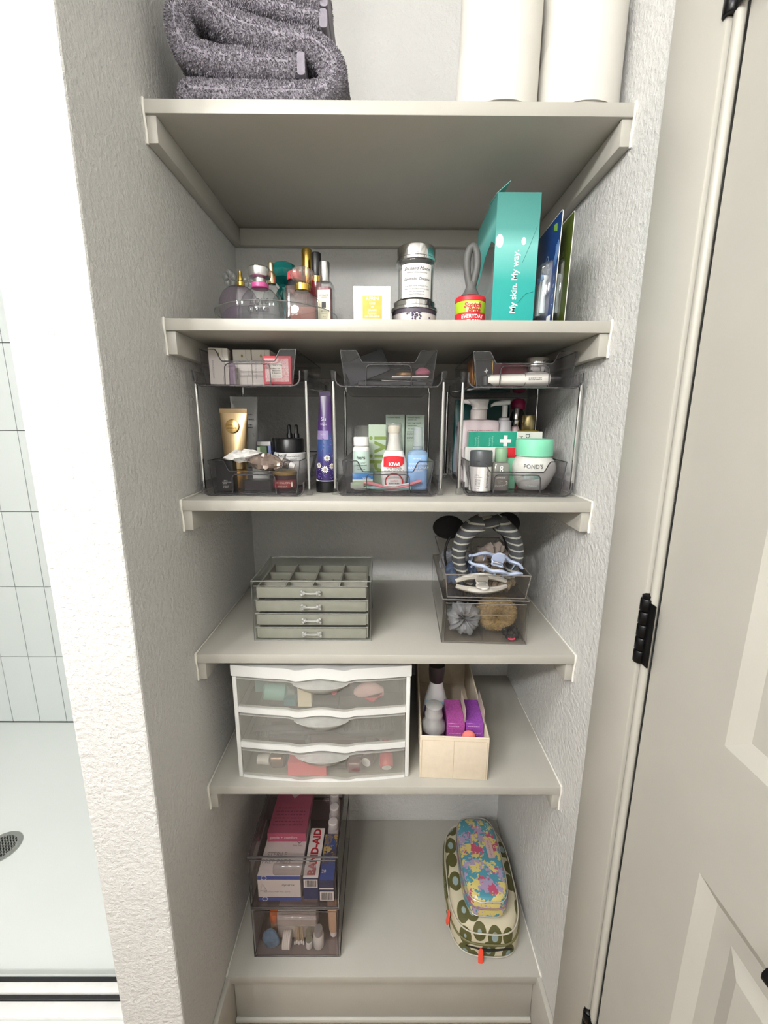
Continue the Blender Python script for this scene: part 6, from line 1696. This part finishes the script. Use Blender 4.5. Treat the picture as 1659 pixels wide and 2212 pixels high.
t = thing('powder_puff', 'small coral puff peeping over the front of the cream bin', 'puff', (0.5640, 0.0400, zb5 + 0.0005))
obj('puff', G().ball(0.0135, (0, 0, 0.0880), 20, 12, 1.1, 0.8, 1.0), mat('#f0837a', 0.85, bump=0.3, bs=600), t)
obj('stem', G().lathe([(0.009, 0.0), (0.009, 0.074), (0.006, 0.076)], 16), mat('#d8b9ae', 0.5), t)

# ================================================================== LOWEST SHELF
z6 = ZS[5]
DA = clear('#f6f3f3', 0.012, '#b5adad', 1.42, 0.03, 1.0, 0.88)
DE = clear('#332e30', 0.5, '#6b6466', 1.9, 0.05)
dx, dyy, dw, ddp, dh = 0.1650, 0.040, 0.212, 0.305, 0.152
ZD = []
for k, lab in enumerate(('lower clear stacked drawer holding travel toiletries', 'upper clear stacked drawer holding first-aid cartons')):
    t = thing('stacking_drawer', lab, 'drawer box', (dx, dyy, z6 + k * (dh + 0.002)), 0.0, 'clear stacked drawers')
    clear_case(t, dw, ddp, dh, DA, DE, 0.003, True, 0.0022)
    f, fz = clear_drawer(t, dw, ddp, dh, DA, DE)
    zc = dh - 0.030
    g = G().lathe([(0.0005, -0.051), (0.0125, -0.049), (0.0145, -0.044), (0.0145, 0.044), (0.0125, 0.049), (0.0005, 0.051)], 24, Matrix.Translation((0.004, -0.0035, zc)) @ Matrix.Rotation(math.radians(90), 4, 'Y') @ Matrix.Diagonal((1, 0.62, 1, 1)))
    obj('handle', g, clear('#efecec', 0.04, '#e8e4e4', 1.5, 0.05, 1.0, 0.6), f)
    ZD.append(z6 + k * (dh + 0.002) + fz)
# upper drawer
zu = ZD[1]
# white and blue carton lying flat, wedge of flats above
t, b = carton('white carton with blue bands and grey lettering in the upper drawer', 0.1260, 0.052, zu, 0.104, 0.150, 0.0740, '#dedad6', 0.0)
BLU = mat('#3350a0', 0.45)
obj('blue_band', plate(-0.0518, 0.0518, 0.064, 0.0738, 0), BLU, b)
obj('blue_band', plate(-0.0518, 0.0518, 0.0005, 0.0110, 0), BLU, b)
lettering([('dynarex', 0.0095, 0.022, 0.0480)], mat('#3c3c48', 0.5), b, (0, 0, 0))
lettering([('ALCOHOL PREP PAD, Sterile', 0.0052, -0.006, 0.0270)], mat('#8a8590', 0.6), b, (0, 0, 0))
for zz in (0.0690, 0.0055):
    obj('ring_mark', G().tube([(-0.036 + 0.0065 * math.cos(a), -0.0006, zz + 0.0055 * math.sin(a)) for a in [2 * math.pi * k / 24 for k in range(24)]], 0.0005, 5, True), WHITEINK, b)
obj('triangle_mark', G().tube([(-0.046, -0.0004, 0.030), (-0.030, -0.0004, 0.030), (-0.040, -0.0004, 0.050)], 0.0005, 5, True), mat('#a8a4a6', 0.5), b)
o = lettering([('STERILE', 0.0150, -0.016, 0.052), ('PREP PADS', 0.0150, -0.014, 0.034)], mat('#8e8a88', 0.6), b, (0, 0, 0.0741), side='top')
obj('hare_mark', G().tube([(0.034 + 0.005 * math.cos(a), 0.088 + 0.006 * math.sin(a), 0.0744) for a in [2 * math.pi * k / 20 for k in range(20)]], 0.0007, 5, True), INK, b)
lettering([('latex free', 0.0060, 0.030, 0.076)], GREYINK, b, (0, 0, 0.0741), side='top')
# bandage cartons
t, b = carton('white and navy bandage carton with red lettering on its top', 0.2020, 0.055, zu, 0.0370, 0.130, 0.0640, '#23305f', 0.0, name='bandage_carton')
obj('barcode_panel', plate(-0.0170, 0.0165, 0.036, 0.060, 0), PAPERW, b)
g = G(); rnd = random.Random(2); x = -0.013
while x < 0.013:
    w_ = rnd.choice((0.0005, 0.0009, 0.0014)); g.box(x, x + w_, -0.0006, -0.0004, 0.0385, 0.0575); x += w_ + rnd.choice((0.0006, 0.001))
o = obj('barcode', g, INK, b, smooth=0); o['kind'] = 'stuff'
obj('white_top', G().box(-0.0183, 0.0183, 0.001, 0.129, 0.0641, 0.0645), PAPERW, b)
o = lettering([('BAND-AID', 0.0255, 0, 0)], mat('#b3202c', 0.5), b, (0, 0, 0), side='top', bold=0.045); o.rotation_euler = (0, 0, math.radians(90)); o.location = (0.001, 0.066, 0.0646)
t, b = carton('navy picture bandage carton with barcode at the side of the upper drawer', 0.2410, 0.050, zu, 0.0360, 0.120, 0.0620, '#1d2a55', 0.0, name='bandage_carton')
obj('white_stripe', plate(-0.0175, 0.0170, 0.037, 0.041, 0), PAPERW, b)
obj('barcode_panel', plate(-0.0165, 0.0170, 0.003, 0.030, 0), PAPERW, b)
g = G(); x = -0.013
while x < 0.0135:
    w_ = rnd.choice((0.0005, 0.0009, 0.0014)); g.box(x, x + w_, -0.0006, -0.0004, 0.0055, 0.0275); x += w_ + rnd.choice((0.0006, 0.001))
o = obj('barcode', g, INK, b, smooth=0); o['kind'] = 'stuff'
obj('picture_panel', G().box(-0.0172, 0.0172, 0.040, 0.118, 0.0621, 0.0624), patt('blotch', [(0.0, '#3b5590'), (0.35, '#8a7458'), (0.6, '#4a4a66'), (0.8, '#c0a860')], 60, 0.5), b)
obj('blue_panel', G().box(-0.0172, 0.0172, 0.002, 0.0395, 0.0621, 0.0624), mat('#2d4a92', 0.45), b)
lettering([('20', 0.0110, -0.009, 0.022)], WHITEINK, b, (0, 0, 0.0624), side='top')
# pink carton lying on top at the back
t, b = carton('dusty pink carton with lowercase slogan lying on the white carton', 0.1270, 0.138, zu + 0.0745, 0.100, 0.170, 0.0260, '#a8566a', 0.0)
obj('front_band', plate(-0.0498, 0.0498, 0.0005, 0.0255, 0), mat('#c4607a', 0.5), b)
lettering([('gentle + comfort', 0.0105, -0.008, 0.013)], mat('#f2dce2', 0.5), b, (0, -0.0003, 0), bold=0.015)
obj('underwear_mark', G().prism([(-0.010, 0.118), (0.0, 0.104), (0.012, 0.118), (0.009, 0.128), (0.014, 0.142), (0.012, 0.142), (0.006, 0.132), (-0.004, 0.132), (-0.008, 0.142), (-0.010, 0.142), (-0.007, 0.128)], 0.0261, 0.0264, 'xy'), mat('#c9b4ae', 0.5), b, smooth=0)
g = G(); rnd = random.Random(9)
for r_ in range(6):
    x = -0.042 + 0.004 * (r_ % 2)
    while x < 0.035:
        w_ = rnd.uniform(0.003, 0.010); g.box(x, x + w_, 0.022 + r_ * 0.010, 0.025 + r_ * 0.010, 0.0261, 0.0263); x += w_ + 0.003
o = obj('fine_print', g, mat('#7d3f50', 0.5), b, smooth=0); o['kind'] = 'stuff'
for i, (x, y, z) in enumerate(((0.2500, 0.190, 0.0), (0.2480, 0.235, 0.0), (0.2440, 0.278, 0.0))):
    t = thing('ointment_bottle', ['squat white bottle standing just behind the bandage cartons', 'squat white bottle second behind the bandage cartons', 'squat white bottle at the very back of the upper drawer'][i], 'bottle', (x - 0.008, y, zu + z), 0, 'squat white bottles')
    obj('bottle_body', G().lathe([(0.013, 0.0005), (0.015, 0.002), (0.015, 0.055), (0.011, 0.060)], 24), mat('#c9c4c0', 0.4), t)
    obj('cap', G().lathe([(0.0125, 0.0603), (0.0128, 0.061), (0.0128, 0.080), (0.011, 0.082), (0.0005, 0.0822)], 24), WHITE, t)
# lower drawer
zl = ZD[0]
t, b = carton('white card holder with typed caption standing in the lower drawer', 0.1580, 0.075, zl, 0.098, 0.045, 0.0750, '#d4cdc4', 0.0)
obj('caption_strip', plate(-0.0480, 0.0500, 0.060, 0.0740, -0.0002), PAPERW, b)
lettering([('Travel Clean, Body Wash & Shaving', 0.0056, 0.001, 0.0670)], INK, b, (0, -0.0005, 0))
t = thing('pill_bottle', 'orange-capped tube standing at the side of the lower drawer', 'bottle', (0.1000, 0.0900, zl))
obj('bottle_body', G().lathe([(0.011, 0.0005), (0.012, 0.002), (0.012, 0.042)], 22), mat('#c9a07a', 0.4), t)
obj('cap', G().lathe([(0.0128, 0.0423), (0.0132, 0.043), (0.0132, 0.064), (0.012, 0.066), (0.0005, 0.0662)], 24), mat('#d4703a', 0.45), t)
t = thing('floss_picks_bag', 'crinkled blue plastic packet in the corner of the lower drawer', 'packet', (0.0960, 0.0580, zl))
obj('packet', G().loft([[(0.020 * c_ * math.cos(p) * (1 + 0.6 * mnoise.noise(Vector((math.cos(p) * 4, u * 6, 1)))), 0.008 * c_ * math.sin(p) * (1 + 0.3 * mnoise.noise(Vector((math.cos(p) * 2, u * 4, 5)))), 0.0005 + 0.052 * u) for p in [2 * math.pi * j / 18 for j in range(18)]] for u, c_ in ((0, 0.7), (0.2, 1.0), (0.5, 1.0), (0.8, 0.8), (1.0, 0.4))]), mat('#6d8aa6', 0.3, var=0.3, vs=60), t, smooth=20)
t = thing('cotton_pad_bag', 'small bundle of white cotton pads in the lower drawer', 'cotton pads', (0.1330, 0.0590, zl))
for k in range(4):
    obj('cotton_pad', G().lathe([(0.0180, 0.0), (0.0185, 0.001), (0.0185, 0.0035), (0.0180, 0.0045)], 24, Matrix.Translation((-0.006 + 0.0048 * k, 0, 0.0190)) @ Matrix.Rotation(math.radians(90), 4, 'Y')), mat('#e4e0d8', 0.95), t)
for k in range(5):
    s_ = thing('cotton_swab', 'cotton swab with wooden stick leaning in the lower drawer', 'cotton swab', (0.1550 + 0.0055 * k, 0.0600 + 0.002 * (k % 2), zl + 0.0005), 0, 'cotton swabs in the lower drawer', rot=(math.radians(-3), math.radians(3 - 1.5 * k), 0))
    obj('stick', G().lathe([(0.0012, 0.004), (0.0012, 0.052)], 8), mat('#c8b48e', 0.6), s_)
    obj('cotton_tip', G().lathe([(0.0005, 0.0), (0.0024, 0.002), (0.0026, 0.007), (0.0012, 0.012)], 10), mat('#ece8e0', 0.95), s_)
t = thing('sample_vial', 'clear sample vial with a white base standing beside the cotton swabs', 'vial', (0.1920, 0.0575, zl))
obj('vial', G().lathe([(0.0080, 0.0205), (0.0080, 0.050), (0.006, 0.052)], 22), clear('#dcdccf', 0.2, '#c9c9b8'), t)
obj('base_cap', G().lathe([(0.0085, 0.0005), (0.0088, 0.001), (0.0088, 0.020)], 22), WHITE, t)
t = thing('travel_bottle', 'small frosted travel bottle with silver cap in the lower drawer', 'bottle', (0.2160, 0.0600, zl))
obj('bottle_body', G().lathe([(0.0120, 0.0005), (0.0135, 0.003), (0.0135, 0.034), (0.0105, 0.038)], 26), mat('#d4d2cc', 0.35), t)
obj('cap', G().lathe([(0.0105, 0.0383), (0.0108, 0.039), (0.0100, 0.054), (0.0005, 0.0545)], 24), mat('#b9b9b6', 0.3, 0.4), t)
t = thing('lotion_tube', 'peach travel lotion tube standing upside down at the side of the lower drawer', 'tube', (0.2510, 0.0850, zl))
cap(t, 0.0095, 0.0005, 0.018, WHITE)
crimp_tube(t, 0.030, 0.085, 0.022, mat('#cfae90', 0.45), 0.0185)

# ------------------------------------------------ pouches
RETRO = patt('dots', [(0.0, '#8fa0a0'), (0.22, '#5c5a2e'), (0.25, '#55532a'), (0.47, '#c9c0a6')], 27, 0.7, 0.0, 0.2)
def pouch_shape(w, l, h, e, nz=14, top=0.9, sag=0.0):
    rings = []
    for j in range(nz + 1):
        u = j / nz
        k = 1 - (1 - top) * u ** 2.2
        if u < 0.12: k *= 0.94 + 0.5 * u
        if u > 0.86: k *= 1 - 0.9 * (u - 0.86) ** 1.5
        rings.append([(a, b, 0.001 + h * u + sag * (1 - (2 * b / l) ** 2) * u) for a, b, _ in sup(w / 2 * k, l / 2 * k, 56, e)])
    # closed dome top
    last = rings[-1]
    for q in (0.8, 0.5, 0.2):
        rings.append([(a * q, b * q, z + 0.004 * (1 - q * q)) for a, b, z in last])
    return rings
pz = math.radians(-3.5)
t = thing('toiletry_bag', 'olive and cream retro-print zip toiletry bag under the floral pouch', 'toiletry bag', (0.6480, 0.1860, z6), pz)
bw_, bl_, bh_ = 0.192, 0.306, 0.080
bd_ = obj('bag_body', G().loft(pouch_shape(bw_, bl_, bh_, 3.4)), RETRO, t, smooth=60)
def hoop(w, l, z, e, r, m, name, a0=0, a1=360, k=1.0):
    pts = sup(w / 2 * k, l / 2 * k, 80, e, z)
    i0, i1 = int(a0 / 360 * 80), int(a1 / 360 * 80)
    if a1 - a0 >= 360:
        return obj(name, G().tube(pts, r, 6, True), m, t)
    return obj(name, G().tube([pts[i % 80] for i in range(i0, i1 + 1)], r, 6), m, t)
PIP = mat('#c9c3b2', 0.5)
hoop(bw_, bl_, 0.070, 3.4, 0.0017, PIP, 'piping', k=0.952)
hoop(bw_, bl_, 0.006, 3.4, 0.0015, PIP, 'piping', k=0.985)
hoop(bw_, bl_, 0.044, 3.4, 0.0026, mat('#6b663f', 0.6), 'zipper', k=0.985)
obj('zip_slot', G().tube([(-0.055, -bl_ / 2 * 0.995 + 0.004, 0.034), (0.0, -bl_ / 2 - 0.0005, 0.031), (0.060, -bl_ / 2 * 0.995 + 0.004, 0.034)], [0.0015, 0.0042, 0.0015], 8, flat=0.6), mat('#1d1c14', 0.8), t)
ORA = mat('#ff5338', 0.5)
for (x, y, z, rz_, nm) in ((-0.090, -0.098, 0.046, math.radians(-75), 'zip_pull'), (-0.018, -0.158, 0.018, 0.0, 'zip_pull')):
    obj(nm, G().loft([[(a, b, zz) for a, b, _ in sup(ra, 0.0016, 16, 3.0)] for zz, ra in ((-0.020, 0.003), (-0.017, 0.0062), (0.0, 0.0066), (0.016, 0.0058), (0.019, 0.003))], M=Matrix.Translation((x - (0.004 if rz_ else 0), y, z)) @ Matrix.Rotation(rz_, 4, 'Z') @ Matrix.Rotation(math.radians(-8), 4, 'X')), ORA, t)
FLOR = patt('blotch', [(0.0, '#4f8fa0'), (0.24, '#d2c277'), (0.50, '#a896b4'), (0.70, '#b9536f'), (0.84, '#4f8fa0')], 55, 0.3)
t = thing('floral_pouch', 'small glossy floral pouch in teal, yellow and pink lying on the toiletry bag', 'pouch', (0.6485, 0.1830, z6 + bh_ + 0.0055), math.radians(-2))
fw, fl_, fh = 0.118, 0.240, 0.052
obj('pouch_body', G().loft(pouch_shape(fw, fl_, fh, 4.0, top=0.93)), FLOR, t, smooth=60)
SILV = mat('#cfcbc6', 0.3, 0.6)
hoop(fw, fl_, 0.047, 4.0, 0.0014, SILV, 'piping', k=0.965)
hoop(fw, fl_, 0.006, 4.0, 0.0014, SILV, 'piping', k=0.985)
hoop(fw, fl_, 0.030, 4.0, 0.0018, mat('#8d6f7c', 0.5), 'zipper', k=0.99)
lb = obj('brand_patch', G().prism(rrect(0.018, 0.052, 0.002, 3, 0.028, 0.012), fh + 0.0046, fh + 0.0058, 'xy'), mat('#c9a9a6', 0.5), t, rot=(0, 0, math.radians(4)))
o = lettering([('CATH KIDSTON', 0.0068, 0, 0)], mat('#8d6f70', 0.5), t, (0, 0, 0), side='top', name='patch_lettering'); o.rotation_euler = (0, 0, math.radians(94)); o.location = (0.027, 0.014, fh + 0.0060)
